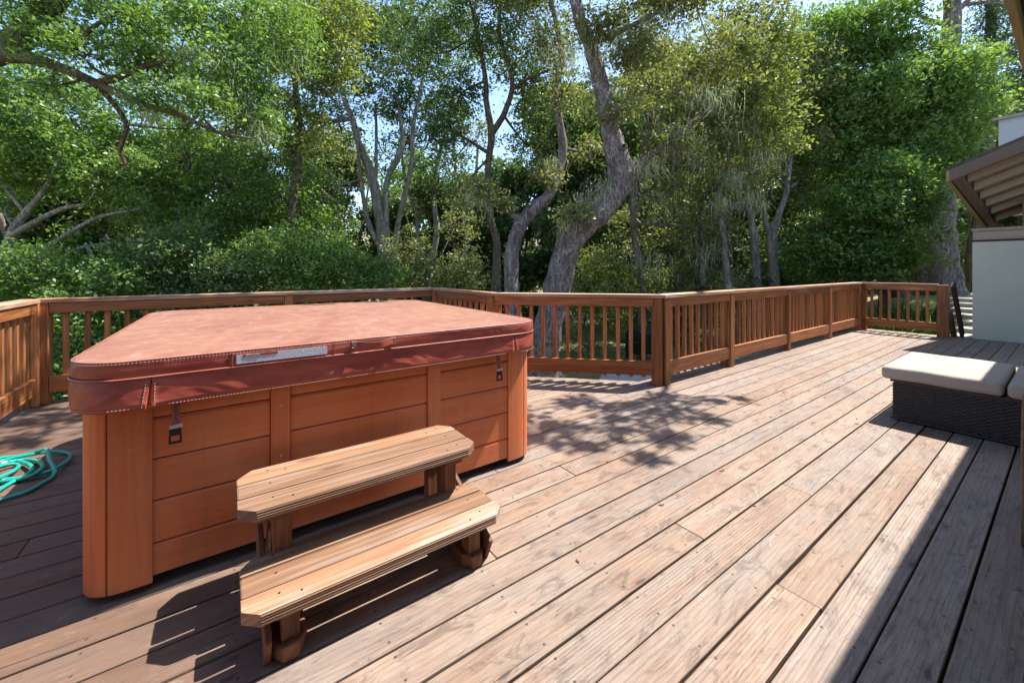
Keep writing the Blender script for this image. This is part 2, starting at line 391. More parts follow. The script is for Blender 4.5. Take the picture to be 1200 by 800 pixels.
M['grey_roof'] = plain('grey_shingle_roof', (.30, .29, .28), .8, noise=7, amt=.25)

def cushion_mat():
    t = NT('cream_cushion_fabric'); o = t.obj()
    c = t.mix(t.noise(o, 3, 4, .6), (.36, .295, .235), (.42, .355, .29)); t.ln(c, t.b.inputs['Base Color']); t.b.inputs['Roughness'].default_value = .9
    t.b.inputs['Specular IOR Level'].default_value = .15
    nb = t.bump(t.noise(t.mapping(o, (2, 14, 5)), 1.3, 3, .5, .6), .35, .02); nb = t.bump(t.noise(o, 500, 1), .2, .001, nb)
    t.ln(nb, t.b.inputs['Normal']); return t.m
M['cushion'] = cushion_mat()

def bark(name, c1, c2, moss, moss_amt=.5, scale=1.0):
    t = NT(name); p = t.pos()
    n = t.noise(t.mapping(p, (14*scale, 14*scale, 3.2*scale)), 1.0, 6, .7, .8); n2 = t.noise(p, 3.0, 5, .65, .5)
    rid = t.noise(t.mapping(p, (26*scale, 26*scale, 6*scale)), 1.0, 5, .6, 1.2)
    cr = t.ramp(t.math('ABSOLUTE', t.math('SUBTRACT', rid, .5)), [(.0, (0, 0, 0)), (.05, (1, 1, 1))])
    col = t.mix(t.ramp(n, [(.35, (0, 0, 0)), (.65, (1, 1, 1))]), c1, c2)
    col = t.mix(t.math('MULTIPLY', t.ramp(n2, [(.5, (0, 0, 0)), (.62, (1, 1, 1))]), moss_amt), col, moss)
    col = t.mix(t.math('MULTIPLY', t.math('SUBTRACT', 1.0, cr), .55), col, tuple(k*.3 for k in c1))
    t.ln(col, t.b.inputs['Base Color']); t.b.inputs['Roughness'].default_value = .9; t.b.inputs['Specular IOR Level'].default_value = .15
    nb = t.bump(cr, .8, .03); t.ln(t.bump(n, .7, .03, nb), t.b.inputs['Normal'])
    return t.m
M['oak_bark'] = bark('grey_oak_bark', (.19, .14, .125), (.40, .32, .295), (.48, .46, .42), .65)
M['brown_bark'] = bark('brown_bark', (.13, .095, .07), (.25, .19, .14), (.28, .26, .10), .45)
M['pale_bark'] = bark('pale_bark', (.34, .30, .26), (.52, .47, .42), (.25, .22, .18), .35, .6)
M['euc_bark'] = bark('shaggy_grey_bark', (.16, .13, .12), (.34, .29, .27), (.22, .18, .16), .4, .7)

def leafmat(name, c1, c2, c3, transl=.45, gloss=.12, rough=.4):
    gloss *= .4; rough = max(rough, .5); transl *= .85
    t = NT(name); tone = t.tone(); n = t.noise(t.pos(), .9, 3, .5)
    k_ = 1.22; c1, c2, c3 = [tuple((q*.86+(c[0]*.3+c[1]*.6+c[2]*.1)*.14)*k_ for q in c) for c in (c1, c2, c3)]
    base = t.ramp(t.math('ADD', t.math('MULTIPLY', tone, .75), t.math('MULTIPLY', n, .3)), [(.15, c1), (.55, c2), (.95, c3)])
    d = t.add('ShaderNodeBsdfDiffuse'); t.ln(base, d.inputs[0])
    tr = t.add('ShaderNodeBsdfTranslucent'); t.ln(t.mix(1.0, base, (1.5, 1.55, .75), 'MULTIPLY'), tr.inputs[0])
    m1 = t.add('ShaderNodeMixShader'); m1.inputs[0].default_value = transl; t.ln(d.outputs[0], m1.inputs[1]); t.ln(tr.outputs[0], m1.inputs[2])
    g = t.add('ShaderNodeBsdfGlossy'); g.inputs['Roughness'].default_value = rough; g.inputs[0].default_value = (.8, .85, .8, 1)
    m2 = t.add('ShaderNodeMixShader'); m2.inputs[0].default_value = gloss; t.ln(m1.outputs[0], m2.inputs[1]); t.ln(g.outputs[0], m2.inputs[2])
    t.ln(m2.outputs[0], t.n['Material Output'].inputs[0]); return t.m
M['leaf_green'] = leafmat('fresh_green_leaves', (.04, .09, .012), (.10, .19, .022), (.24, .34, .05))
M['leaf_dark'] = leafmat('dark_glossy_leaves', (.035, .065, .018), (.075, .13, .032), (.17, .24, .055), .42, .13, .38)
M['leaf_olive'] = leafmat('olive_leaves', (.06, .08, .025), (.135, .155, .045), (.28, .28, .08), .45, .10)
M['leaf_yellow'] = leafmat('yellow_green_leaves', (.07, .095, .016), (.16, .20, .03), (.34, .33, .05))
M['leaf_blue'] = leafmat('blue_green_leaves', (.035, .075, .045), (.075, .14, .075), (.15, .24, .12), .38, .15)
M['lichen'] = leafmat('grey_green_lichen', (.22, .235, .15), (.34, .355, .24), (.46, .48, .34), .4, .02, .8)
M['grass'] = leafmat('grass_blades', (.07, .12, .02), (.14, .21, .035), (.34, .34, .10), .4, .05)
M['strap_leaf'] = leafmat('strap_leaves', (.05, .13, .02), (.09, .22, .03), (.16, .32, .05), .45, .10)

def ground_mat():
    t = NT('leaf_litter_ground'); p = t.pos()
    n1 = t.noise(p, .55, 5, .6); n2 = t.noise(p, 9, 6, .7); n3 = t.noise(p, 40, 3, .6)
    soil = t.mix(t.ramp(n2, [(.35, (0, 0, 0)), (.65, (1, 1, 1))]), (.12, .085, .05), (.30, .235, .15))
    soil = t.mix(t.math('MULTIPLY', t.ramp(n3, [(.55, (0, 0, 0)), (.7, (1, 1, 1))]), .5), soil, (.42, .35, .24))
    gr = t.mix(n3, (.06, .09, .022), (.15, .19, .05))
    t.ln(t.mix(t.ramp(n1, [(.44, (0, 0, 0)), (.56, (1, 1, 1))]), soil, gr), t.b.inputs['Base Color'])
    t.b.inputs['Roughness'].default_value = .95; t.ln(t.bump(n2, .6, .06), t.b.inputs['Normal']); return t.m
M['ground'] = ground_mat()

# ------------------------------------------------------------------ terrain
def sstep(x, a, b):
    t = np.clip((x-a)/(b-a), 0, 1); return t*t*(3-2*t)
def height(x, y):
    x = np.asarray(x, float); y = np.asarray(y, float)
    h = -0.95+0*x
    h = h+1.25*sstep(x, 12.5, 18)*(1-.6*sstep(y, 3, 12))           # bank rising past the far end of the deck
    h = h-2.6*sstep(y-.6*x, 2.5, 14)                                # falls into the wooded canyon on the left
    h = h+.12*np.sin(x*.7+1)*np.cos(y*.6)*sstep(np.hypot(x-4, y-1), 6, 11)
    h = h+11*sstep(np.hypot(x-4, y), 26, 75)
    return h
def ground():
    xs = np.concatenate([np.linspace(-150, -14, 20), np.linspace(-12, 40, 105), np.linspace(44, 180, 24)])
    ys = np.concatenate([np.linspace(-120, -10, 16), np.linspace(-8, 40, 97), np.linspace(44, 180, 24)])
    X, Y = np.meshgrid(xs, ys); Z = height(X, Y)+.02*rng.standard_normal(X.shape)*(np.hypot(X-4, Y) < 40)
    v = np.stack([X.ravel(), Y.ravel(), Z.ravel()], 1); nx = len(xs); ny = len(ys)
    i, j = np.meshgrid(np.arange(nx-1), np.arange(ny-1)); a = (j*nx+i).ravel()
    q = np.stack([a, a+1, a+nx+1, a+nx], 1)
    o = mesh_np('ground', v, q, M['ground']); tag(o, 'leaf littered soil and patchy grass below the deck', kind='structure')
    o.data.polygons.foreach_set('use_smooth', [True]*len(o.data.polygons))
ground()

# ------------------------------------------------------------------ deck
PITCH, BW, GAP0 = .148, .1397, .383
XL, XR, YF, YB = -1.52, 10.66, 2.62, 5.50        # outline of the deck
XB = 2.56                                         # its far-left bay ends here
CUTX, CUTY = 3.78, 2.62                           # 45 degree corner runs (CUTX,CUTY) -> (XB,CUTY+CUTX-XB)
def xr_at(y):
    if y <= CUTY: return XR
    return max(XB, CUTX-(y-CUTY))
def deck():
    mb = MB(); k = -19
    custom = {}
    # board ends seen in the photograph: x of the joint, keyed by the board's y
    joints = [(1.741, .61), (2.574, .91), (1.683, 1.79), (.93, 1.49)]
    while True:
        y0 = GAP0+PITCH*k; y1 = y0+BW; k += 1
        if y0 > YB: break
        if y0 < -2.4: continue
        y1 = min(y1, YB); yc = (y0+y1)/2
        js = [x for (x, y) in joints if y0-.01 < y < y1+.01]
        if not js: js = [random.choice((-1.0, 5.6, 6.6, 8.0))+random.uniform(-.3, .3)]
        x = js[0]
        allj = [x]
        while x > XL+2: x -= random.choice((5.2, 5.8, 6.4)); allj.append(x)
        x = js[0]
        while x < XR: x += random.choice((4.88, 5.5, 4.27)); allj.append(x)
        allj = sorted([j for j in allj if XL+.35 < j < xr_at(yc)-.35])
        st = [XL]+allj; en = allj+[None]
        for a, b in zip(st, en):
            a2 = a+(.0015 if a != XL else 0); dz = random.uniform(-.0012, .0012); dy = random.uniform(-.0016, .0016)
            if b is None: xe0, xe1 = xr_at(y0), xr_at(y1)
            else: xe0 = xe1 = b-.0015
            mb.prism([(a2, y0+dy), (xe0, y0+dy), (xe1, y1+dy), (a2, y1+dy)], -.038+dz, dz)
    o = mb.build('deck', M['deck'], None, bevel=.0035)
    tag(o, 'weathered reddish brown deck of long wooden boards', kind='structure')
    # joists and rim under the boards
    mb = MB()
    x = XL+.05
    while x < XR:
        ye = YB if x < XB else (CUTY+(CUTX-x) if x < CUTX else CUTY)
        mb.box((x, (-2.3+ye-.06)/2, -.135), (ye-.06+2.3, .038, .185), (0, 1, 0)); x += .406
    o = mb.build('deck_joists', M['dark_wood']); tag(o, kind='structure')
    mb = MB()
    path = [(XL, -2.4), (XL, YB), (XB, YB), (XB, CUTY+CUTX-XB), (CUTX, CUTY), (XR, CUTY), (XR, -2.4)]
    for (a, b) in zip(path[:-1], path[1:]):
        a = Vector((*a, 0)); b = Vector((*b, 0)); d = (b-a).normalized(); n = Vector((-d.y, d.x, 0))
        mb.box((a+b)/2+n*.021+Vector((0, 0, -.155)), ((b-a).length+.02, .036, .225), d)
    o = mb.build('deck_rim', M['rail'], bevel=.003); tag(o, kind='structure')
deck()

# ------------------------------------------------------------------ railings
def railing(a, b, inward, label, posts, start_post=True, name='deck_railing', bal_sp=.137, end_full=False, strips=True):
    """a,b: ends of the inner face line; inward: unit normal towards the deck; posts: distances from a"""
    a = Vector((*a, 0)); b = Vector((*b, 0)); L = (b-a).length; d = (b-a).normalized(); n = Vector((*inward, 0)).normalized()
    root = thing(name, label, 'railing', tuple(a), 'wooden railings round the deck')
    def at(s, off, z): return a+d*s+n*off+Vector((0, 0, z))
    mb = MB(); mb.box(at(L/2, -.02, .932), (L+.02, .14, .038), d); mb.build('rail_cap', M['cap'], root, bevel=.005)
    cuts = sorted(posts)
    segs = []
    prev = 0 if (not cuts or cuts[0] > .05) else None
    s0 = 0.0
    for p in cuts+[L]:
        e = p-.045 if p in cuts else L
        if e-s0 > .1: segs.append((s0, e))
        s0 = p+.045
    for (s, e) in segs:
        mb = MB(); mb.box(at((s+e)/2, .019, .866), (e-s-.002, .036, .09), d); mb.build('top_rail', M['rail'], root, bevel=.004)
        mb = MB(); mb.box(at((s+e)/2, .019, .178), (e-s-.002, .036, .145), d); mb.build('bottom_rail', M['rail'], root, bevel=.004)
    for p in cuts:
        mb = MB(); mb.box(at(p, -.046, .37), (1.085, .089, .088), (0, 0, 1), up=n); mb.build('post', M['rail'], root, bevel=.004)
        if strips:
            mb = MB(); mb.box(at(p, .024, .457), (.905, .088, .046), (0, 0, 1), up=n); mb.build('post_trim', M['rail'], root, bevel=.004)
    # balusters, evenly set between the posts
    edges = [0]+cuts+[L]
    bases = []
    for _ in range(3):
        mb = MB(); mb.box((0, 0, 0), (.82, .039, .037), (0, 0, 1), up=n)
        bo = mb.build('baluster', M['rail'], None, bevel=.003); bases.append(bo.data); bpy.data.objects.remove(bo)
    for s, e in zip(edges[:-1], edges[1:]):
        if e-s < .3: continue
        k = max(1, round((e-s)/bal_sp)); st = (e-s)/k
        for i in range(1, k):
            bo = bpy.data.objects.new('baluster', bases[random.randrange(3)]); link(bo, root)
            m = bo.modifiers.new('bevel', 'BEVEL'); m.width = .003; m.segments = 1
            bo.location = at(s+st*i+random.uniform(-.003, .003), -.020, .485)-Vector(root.location)
            bo.rotation_euler = (random.uniform(-.006, .006), random.uniform(-.006, .006), 0)
    return root
S2 = 1/math.sqrt(2)
PX, PY = 3.72, 2.52         # inner corner at the tall post
BX, BY = 2.46, 3.78
LX, TY = -1.40, 5.40
railing((LX, -1.9), (LX, TY), (1, 0), 'wooden railing at the left end of the deck beside the green hose', [.05, 1.7, 3.4, 5.3, 7.25], bal_sp=.135)
railing((LX, TY), (BX, TY), (0, -1), 'long wooden railing across the back of the deck behind the hot tub', [.05, 2.0], bal_sp=.14)
railing((BX, TY), (BX, BY), (-1, 0), 'short railing angling in behind the right rear corner of the hot tub', [.05, 1.58], bal_sp=.135)
railing((BX, BY), (PX, PY), (-S2, -S2), 'shaded diagonal railing in front of the leaning oak', [1.74])
railing((PX, PY), (10.42, PY), (0, -1), 'long sunlit orange brown railing along the right half of the deck', [.05, 1.42, 3.14, 4.90, 6.55], bal_sp=.14)
railing((10.42, PY), (10.42, 1.44), (-1, 0), 'short railing across the far end of the deck ending in a thick post', [.05], bal_sp=.135, strips=False)
# thick end post of the far railing belongs to a newel of its own
mb = MB(); mb.box((10.42, 1.37, .44), (.98, .14, .12), (0, 0, 1), up=(1, 0, 0), tone=.2)
tag(mb.build('newel_post', M['rail'], None, bevel=.005, loc=(10.42, 1.37, 0)), 'thick wooden end post of the far railing at the top of the steps', 'post')

# ------------------------------------------------------------------ hot tub
def rrect(x0, y0, x1, y1, r, n=8, start=0):
    pts = []
    for cx, cy, a0 in ((x1-r, y0+r, -90), (x1-r, y1-r, 0), (x0+r, y1-r, 90), (x0+r, y0+r, 180)):
        for k in range(n+1):
            a = R(a0+90*k/n); pts.append((cx+r*math.cos(a), cy+r*math.sin(a)))
    return pts
TX0, TX1, TY0, TY1 = -.43, 1.62, 2.04, 4.09
tub = thing('hot_tub', 'square hot tub with orange cedar coloured panels and rounded corners', 'hot tub', (.6, 3.06, 0))
mb = MB(); mb.prism(rrect(TX0+.07, TY0+.07, TX1-.07, TY1-.07, .12), .004, .06); mb.build('base', M['tub_base'], tub)
mb = MB(); mb.prism(rrect(TX0+.03, TY0+.03, TX1-.03, TY1-.03, .17, 10), .05, .80); mb.build('inner_wall', M['tub_base'], tub)
zs = [.048, .172, .334, .493, .651, .785]
def tub_side(o, ex, ey, x0, x1):
    """o = origin on the face plane (centre of side), ex along, ey = outward normal"""
    o = Vector(o); ex = Vector(ex); ey = Vector(ey)
    def pt(s, off, z): return o+ex*s+ey*off+Vector((0, 0, z))
    stiles = [(-.40, .075), (.33, .075)]
    edges = [x0, -.4375, -.3625, .2925, .3675, x1]
    for i in (0, 2, 4):
        a, b = edges[i], edges[i+1]
        if b-a < .05: continue
        mb = MB()
        for k in range(5):
            z0, z1 = zs[k]+.0025, zs[k+1]-.0025
            # lap profile: each board a little proud with a grooved foot
            prof = [(-.016, z0), (-.002, z0), (.000, z0+.004), (.000, z1-.010), (-.006, z1), (-.016, z1)]
            mb.prism_axis(prof, pt(a+.002, 0, 0), ey, (0, 0, 1), ex, b-a-.004)
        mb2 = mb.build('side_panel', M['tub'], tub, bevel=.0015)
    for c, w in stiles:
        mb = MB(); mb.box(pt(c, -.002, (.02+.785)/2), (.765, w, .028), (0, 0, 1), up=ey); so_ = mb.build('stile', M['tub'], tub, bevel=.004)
        for z in (.10, .40, .62):
            mb = MB(); mb.tube([pt(c, .011, z), pt(c, .0145, z)], [.006, .005], 10, sub=1); mb.build('screw_cap', M['screw'], so_, loc=None)
cxm = (TX0+TX1)/2; cym = (TY0+TY1)/2; hw = (TX1-TX0)/2
HX = hw-.195
tub_side((cxm, TY0, 0), (1, 0, 0), (0, -1, 0), -HX, HX)
tub_side((cxm, TY1, 0), (-1, 0, 0), (0, 1, 0), -HX, HX)
tub_side((TX0, cym, 0), (0, -1, 0), (-1, 0, 0), -HX, HX)
tub_side((TX1, cym, 0), (0, 1, 0), (1, 0, 0), -HX, HX)
# rounded corner posts, each of two curved staves with a flat grained wing
for sx_, sy_ in ((-1, -1), (1, -1), (1, 1), (-1, 1)):
    cx0 = cxm+sx_*(hw-.195); cy0 = cym+sy_*(hw-.195); r = .205
    mb = MB()
    a_mid = math.atan2(sy_, sx_)
    so2 = 13*sx_*sy_
    for (p, q) in ((-47, so2-.7), (so2+.7, 47)):
        prof = []
        n = 9
        for k in range(n+1):
            a = a_mid+R(p+(q-p)*k/n)
            # squircle-ish corner so that the wings run straight into the sides
            c, s_ = math.cos(a), math.sin(a); m = (abs(c)**3.4+abs(s_)**3.4)**(-1/3.4)
            prof.append((cx0+c*m*r, cy0+s_*m*r))
        inner = [(cx0+(x-cx0)*.86, cy0+(y-cy0)*.86) for x, y in reversed(prof)]
        poly = prof+inner
        area = sum(poly[i][0]*poly[(i+1) % len(poly)][1]-poly[(i+1) % len(poly)][0]*poly[i][1] for i in range(len(poly)))
        if area < 0: poly.reverse()
        b0 = len(mb.f)
        mb.prism(poly, .030, .79)
        for i in range(b0+2, len(mb.f)):      # grain upright
            mb.uv[i] = [(v[1], v[0]) for v in mb.uv[i]]
            f = mb.f[i]; zc = [mb.v[j][2] for j in f]; av = [j % 9999 for j in f]
            per = [math.atan2(mb.v[j][1]-cy0, mb.v[j][0]-cx0)*.2 for j in f]
            mb.uv[i] = [(zc[j]+9*p, per[j]+3) for j in range(4)]
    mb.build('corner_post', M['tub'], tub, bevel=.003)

# ---- cover
LX0, LX1, LY0, LY1 = -.462, 1.640, 1.95, 4.12
cover = thing('hot_tub_cover', 'sun faded burgundy vinyl cover strapped over the hot tub', 'cover', (.6, 3.04, .72))
def cover_body():
    n = 12; r = .19; rings = []
    def ring(off, z, wr=0.0):
        pts = rrect(LX0-off, LY0-off, LX1+off, LY1+off, r+off*.5, n)
        # resample the straight parts for gentle sag
        out = []
        for i in range(len(pts)):
            a = np.array(pts[i]); b = np.array(pts[(i+1) % len(pts)]); L = np.linalg.norm(b-a); k = max(1, int(L/.05))
            for j in range(k): out.append(a+(b-a)*j/k)
        c = np.array([cxm, cym]); res = []
        for p in out:
            dvec = (p-c); dvec = dvec/np.linalg.norm(dvec)
            w = wr*(math.sin(p[0]*7.1+p[1]*5)+.6*math.sin(p[0]*17+1.3)+.6*math.sin(p[1]*13+z*30)+.4*math.sin(p[0]*31+p[1]*23))*.5
            res.append((p[0]+dvec[0]*w, p[1]+dvec[1]*w, z+w*.25))
        return res
    body = MB()
    levels = [(-.012, .892, 0), (-.003, .8885, .001), (0, .880, .0015), (.001, .86, .003), (.000, .838, .003), (-.003, .826, .001)]
    rr = [ring(o_, z, w) for o_, z, w in levels]; N = len(rr[0])
    # crowned top: concentric rings up to a soft fold across the middle
    tops = []
    for s in (.985, .9, .75, .55, .3, .08):
        tops.append([(cxm+(x-cxm)*s, cym+(y-cym)*s, .892+.022*(1-s**2.2)+.008*math.sin(x*s*3.1+y*s*2.2)*(1-s)) for x, y, z in rr[0]])
    allr = list(reversed(tops))+rr; b = 0
    body.v = [Vector(p) for q in allr for p in q]
    for i in range(len(allr)-1):
        for k in range(N):
            k2 = (k+1) % N
            body.face((i*N+k, (i+1)*N+k, (i+1)*N+k2, i*N+k2), smooth=True)
    body.face(list(range(N)), smooth=True)
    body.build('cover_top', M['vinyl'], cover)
    # hanging skirt: four long flaps and four corner flaps with slits between them
    lv = [(.000, .826, 0), (.002, .812, .001), (.003, .79, .004), (.004, .765, .006), (.004, .74, .006), (.003, .718, .005)]
    ro = [np.array([p for p in ring(o_, z, w)]) for o_, z, w in lv]
    base2 = ro[0][:, :2]; per = np.vstack([base2, base2[:1]]); sg = np.linalg.norm(np.diff(per, axis=0), axis=1); cum = np.concatenate([[0], np.cumsum(sg)]); TOT = cum[-1]
    def at_s(ringpts, s_):
        q = np.vstack([ringpts, ringpts[:1]]); s_ = s_ % TOT
        return np.array([np.interp(s_, cum, q[:, j]) for j in range(3)])
    def s_of(x, y): return cum[np.argmin(np.hypot(base2[:, 0]-x, base2[:, 1]-y))]
    cuts_ = sorted([s_of(-.215, LY0), s_of(1.41, LY0), s_of(LX1, 2.22), s_of(LX1, 3.85), s_of(1.40, LY1), s_of(-.22, LY1), s_of(LX0, 3.85), s_of(LX0, 2.22)])
    st0 = MB()
    for q in range(8):
        a, b_ = cuts_[q], cuts_[(q+1) % 8]
        if b_ < a: b_ += TOT
        m_ = max(6, int((b_-a)/.02)); sk = MB(); nl = len(lv)
        for side, off in ((0, 0), (1, -.005)):
            for li in range(nl):
                gape = .0015+.0075*(li/(nl-1))
                for k in range(m_+1):
                    s_ = a+gape+(b_-a-2*gape)*k/m_; p = at_s(ro[li], s_); c_ = np.array([cxm, cym]); dv = p[:2]-c_; dv /= np.linalg.norm(dv)
                    # soft drooping folds and lifted flap corners
                    e = min(s_-a, b_-s_); lift = .006*math.exp(-(e/.05)**2)*(li/(nl-1)); fold = .0035*math.sin(s_*9.3+2*math.sin(s_*3.1)+li*.35)*(li/(nl-1))
                    p[:2] += dv*(lift+fold+off); p[2] += .004*math.sin(s_*4.7)*(li/(nl-1)); sk.v.append(Vector(p))
        W = m_+1; H_ = nl*W
        for li in range(nl-1):
            for k in range(m_):
                A = li*W+k
                sk.face((A, A+W, A+W+1, A+1), smooth=True); sk.face((H_+A, H_+A+1, H_+A+W+1, H_+A+W), smooth=True)
        for k in range(m_): A = (nl-1)*W+k; sk.face((A, H_+A, H_+A+1, A+1))
        for k in (0, m_):
            for li in range(nl-1): A = li*W+k; sk.face((A, A+W, H_+A+W, H_+A))
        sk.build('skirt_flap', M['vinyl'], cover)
        for k, sgn in ((0, 1), (m_, -1)):
            for f in range(10):
                t0 = .3+f*.46; li = int(t0); fr = t0-li
                if li >= nl-1: continue
                kk = min(max(k+sgn, 0), m_); pa = sk.v[li*W+kk].lerp(sk.v[(li+1)*W+kk], fr); pb = sk.v[li*W+kk].lerp(sk.v[(li+1)*W+kk], min(1, fr+.26))
                o3 = Vector((pa.x-cxm, pa.y-cym, 0)).normalized()*.002; kx = sk.v[li*W+k]-sk.v[li*W+kk]; kx.z = 0
                st0.tube([pa+o3+kx*.55, pb+o3+kx*.55], .0013, 4, False, sub=1)
    slits = []
    # piping rolled along the seam and along the top edge, then dashes of stitching
    for (o_, z, rad, nm) in ((.004, .828, .0045, 'piping'), (-.002, .8895, .0035, 'piping')):
        p = ring(o_, z, 0); p.append(p[0]); mb = MB(); mb.tube(p, rad, 6, False, sub=1); mb.build(nm, M['vinyl'], cover)
    st = st0
    def dashes(o_, z, wr=0, step=.011):
        p = np.array(ring(o_, z, wr)); p = np.vstack([p, p[:1]]); seg = np.linalg.norm(np.diff(p, axis=0), axis=1); cum = np.concatenate([[0], np.cumsum(seg)])
        s = 0
        while s < cum[-1]-step:
            a = [np.interp(s, cum, p[:, j]) for j in range(3)]; b2 = [np.interp(s+step*.6, cum, p[:, j]) for j in range(3)]
            st.tube([a, b2], (.0009), 4, False, sub=1); s += step
    dashes(.0015, .8835, .0015); dashes(.0025, .820, 0); dashes(.0065, .7225, .005)
    st.build('stitching', M['stitch'], cover)
cover_body()
# black and white safety label on the front band
def label_mat():
    t = NT('printed_warning_label'); o = t.obj()
    sx = t.add('ShaderNodeSeparateXYZ'); t.ln(o, sx.inputs[0])
    lines = t.math('GREATER_THAN', t.math('FRACT', t.math('MULTIPLY', sx.outputs[2], 210)), .42)
    words = t.math('GREATER_THAN', t.noise(t.mapping(o, (330, 1, 210)), 1.0, 1, .5), .44)
    ink = t.math('MULTIPLY', lines, words)
    worn = t.ramp(t.noise(o, 26, 5, .7), [(.60, (0, 0, 0)), (.66, (1, 1, 1))])
    c = t.mix(t.math('MULTIPLY', ink, .8), (.66, .66, .70), (.12, .12, .16)); c = t.mix(worn, c, (.30, .10, .07))
    t.ln(c, t.b.inputs['Base Color']); t.b.inputs['Roughness'].default_value = .6; return t.m
M['label'] = label_mat()
mb = MB(); mb.box((.196, LY0-.0045, .859), (.375, .0025, .047)); lab = mb.build('border_patch', M['vinyl'], cover, bevel=.001)
mb = MB(); mb.box((.20, LY0-.0068, .858), (.335, .002, .036)); mb.build('warning_label', M['label'], cover)
def text(name, s, size, loc, rot, mat, parent, ext=.0006):
    cu = bpy.data.curves.new(name, 'FONT'); cu.body = s; cu.size = size; cu.extrude = ext; cu.align_x = 'LEFT'
    tmp = bpy.data.objects.new('tmp', cu); COL.objects.link(tmp); bpy.context.view_layer.update()
    me = bpy.data.meshes.new_from_object(tmp.evaluated_get(bpy.context.evaluated_depsgraph_get())); bpy.data.objects.remove(tmp)
    me.name = name; me.materials.clear(); me.materials.append(mat)
    o = bpy.data.objects.new(name, me); link(o, parent); o.location = Vector(loc)-Vector(parent.location); o.rotation_euler = rot; return o
M['print_white'] = plain('white_print', (.6, .6, .62), .6)
mb = MB(); mb.box((.115, LY0-.0083, .8705), (.12, .0012, .010)); mb.build('label_banner', plain('banner_red', (.28, .05, .04), .6), cover)
text('warning_text', 'WARNING', .0105, (.062, LY0-.0092, .867), (R(90), 0, 0), M['print_white'], cover)
# zip pocket seams and carrying handle
for x in (.018, .395, .468):
    mb = MB(); mb.box((x, LY0-.006, .858), (.0045, .003, .058)); mb.build('seam', M['strap'], cover, bevel=.001)
hp = [(.472, LY0-.008, .866), (.50, LY0-.016, .868), (.55, LY0-.034, .861), (.60, LY0-.038, .861), (.645, LY0-.022, .868), (.672, LY0-.008, .872)]
def ribbon(pts, w, th, wdir=(0, 0, 1), sub=5):
    mb = MB(); pts = np.array(pts, float)
    tt = np.linspace(0, len(pts)-1, (len(pts)-1)*sub+1); P_ = np.stack([np.interp(tt, range(len(pts)), pts[:, j]) for j in range(3)], 1)
    for _ in range(3): P_[1:-1] = (P_[:-2]+2*P_[1:-1]+P_[2:])/4
    tan = np.gradient(P_, axis=0); wd = np.array(wdir, float)
    for i, p in enumerate(P_):
        nn = np.cross(tan[i], wd); nn /= np.linalg.norm(nn)+1e-9
        for a, b_ in ((-1, -1), (1, -1), (1, 1), (-1, 1)): mb.v.append(Vector(p+wd*a*w/2+nn*b_*th/2))
    for i in range(len(P_)-1):
        for k in range(4):
            k2 = (k+1) % 4; mb.face((i*4+k, i*4+k2, i*4+4+k2, i*4+4+k), smooth=False)
    mb.face((3, 2, 1, 0)); e = (len(P_)-1)*4; mb.face((e, e+1, e+2, e+3)); return mb
ribbon(hp, .028, .005).build('handle', M['vinyl'], cover)
for x in (.482, .665):
    mb = MB(); mb.box((x, LY0-.012, .868), (.026, .006, .034)); pt_ = mb.build('handle_patch', M['strap'], cover, bevel=.001)
    mb = MB()
    for (a, b_) in (((-.01, -.013), (.01, -.013)), ((.01, -.013), (.01, .013)), ((.01, .013), (-.01, .013)), ((-.01, .013), (-.01, -.013)), ((-.01, -.013), (.01, .013)), ((-.01, .013), (.01, -.013))):
        mb.tube([(x+a[0], LY0-.016, .868+a[1]), (x+b_[0], LY0-.016, .868+b_[1])], .001, 4, False, sub=1)
    mb.build('cross_stitch', M['stitch'], cover)
# tie-down straps with buckles
def tie(x, zl, lean=0.0):
    y = LY0+.03
    s = ribbon([(x, y+.01, .77), (x-.002, y, .72), (x, y-.002, zl+.02), (x+lean, y-.006, zl)], .026, .003, (1, 0, 0)).build('tie_strap', M['strap'], cover)
    mb = MB()
    for dx in (-.009, .009):
        k = 0
        z = .725
        while z > zl+.01: mb.tube([(x+dx, y-.006, z), (x+dx, y-.006, z-.005)], .001, 4, False, sub=1); z -= .009
    mb.build('strap_stitching', M['stitch'], cover)
    mb = MB(); mb.tube([(x+lean-.019, y-.008, zl-.002), (x+lean+.019, y-.008, zl+.002)], .008, 10, sub=1); mb.build('strap_roll', plain('pale_webbing', (.52, .34, .30), .7), cover)
    mb = MB(); c = Vector((x+lean-.002, y-.010, zl-.032))
    mb.box(c+Vector((0, 0, .012)), (.036, .013, .024), tone=.5)
    mb.box(c+Vector((-.016, -.002, -.012)), (.007, .010, .028)); mb.box(c+Vector((.016, -.002, -.012)), (.007, .010, .028)); mb.box(c+Vector((0, -.002, -.026)), (.040, .010, .008))
    mb.build('buckle', M['black_plastic'], cover, bevel=.002)
tie(-.155, .625); tie(1.31, .625, .004)

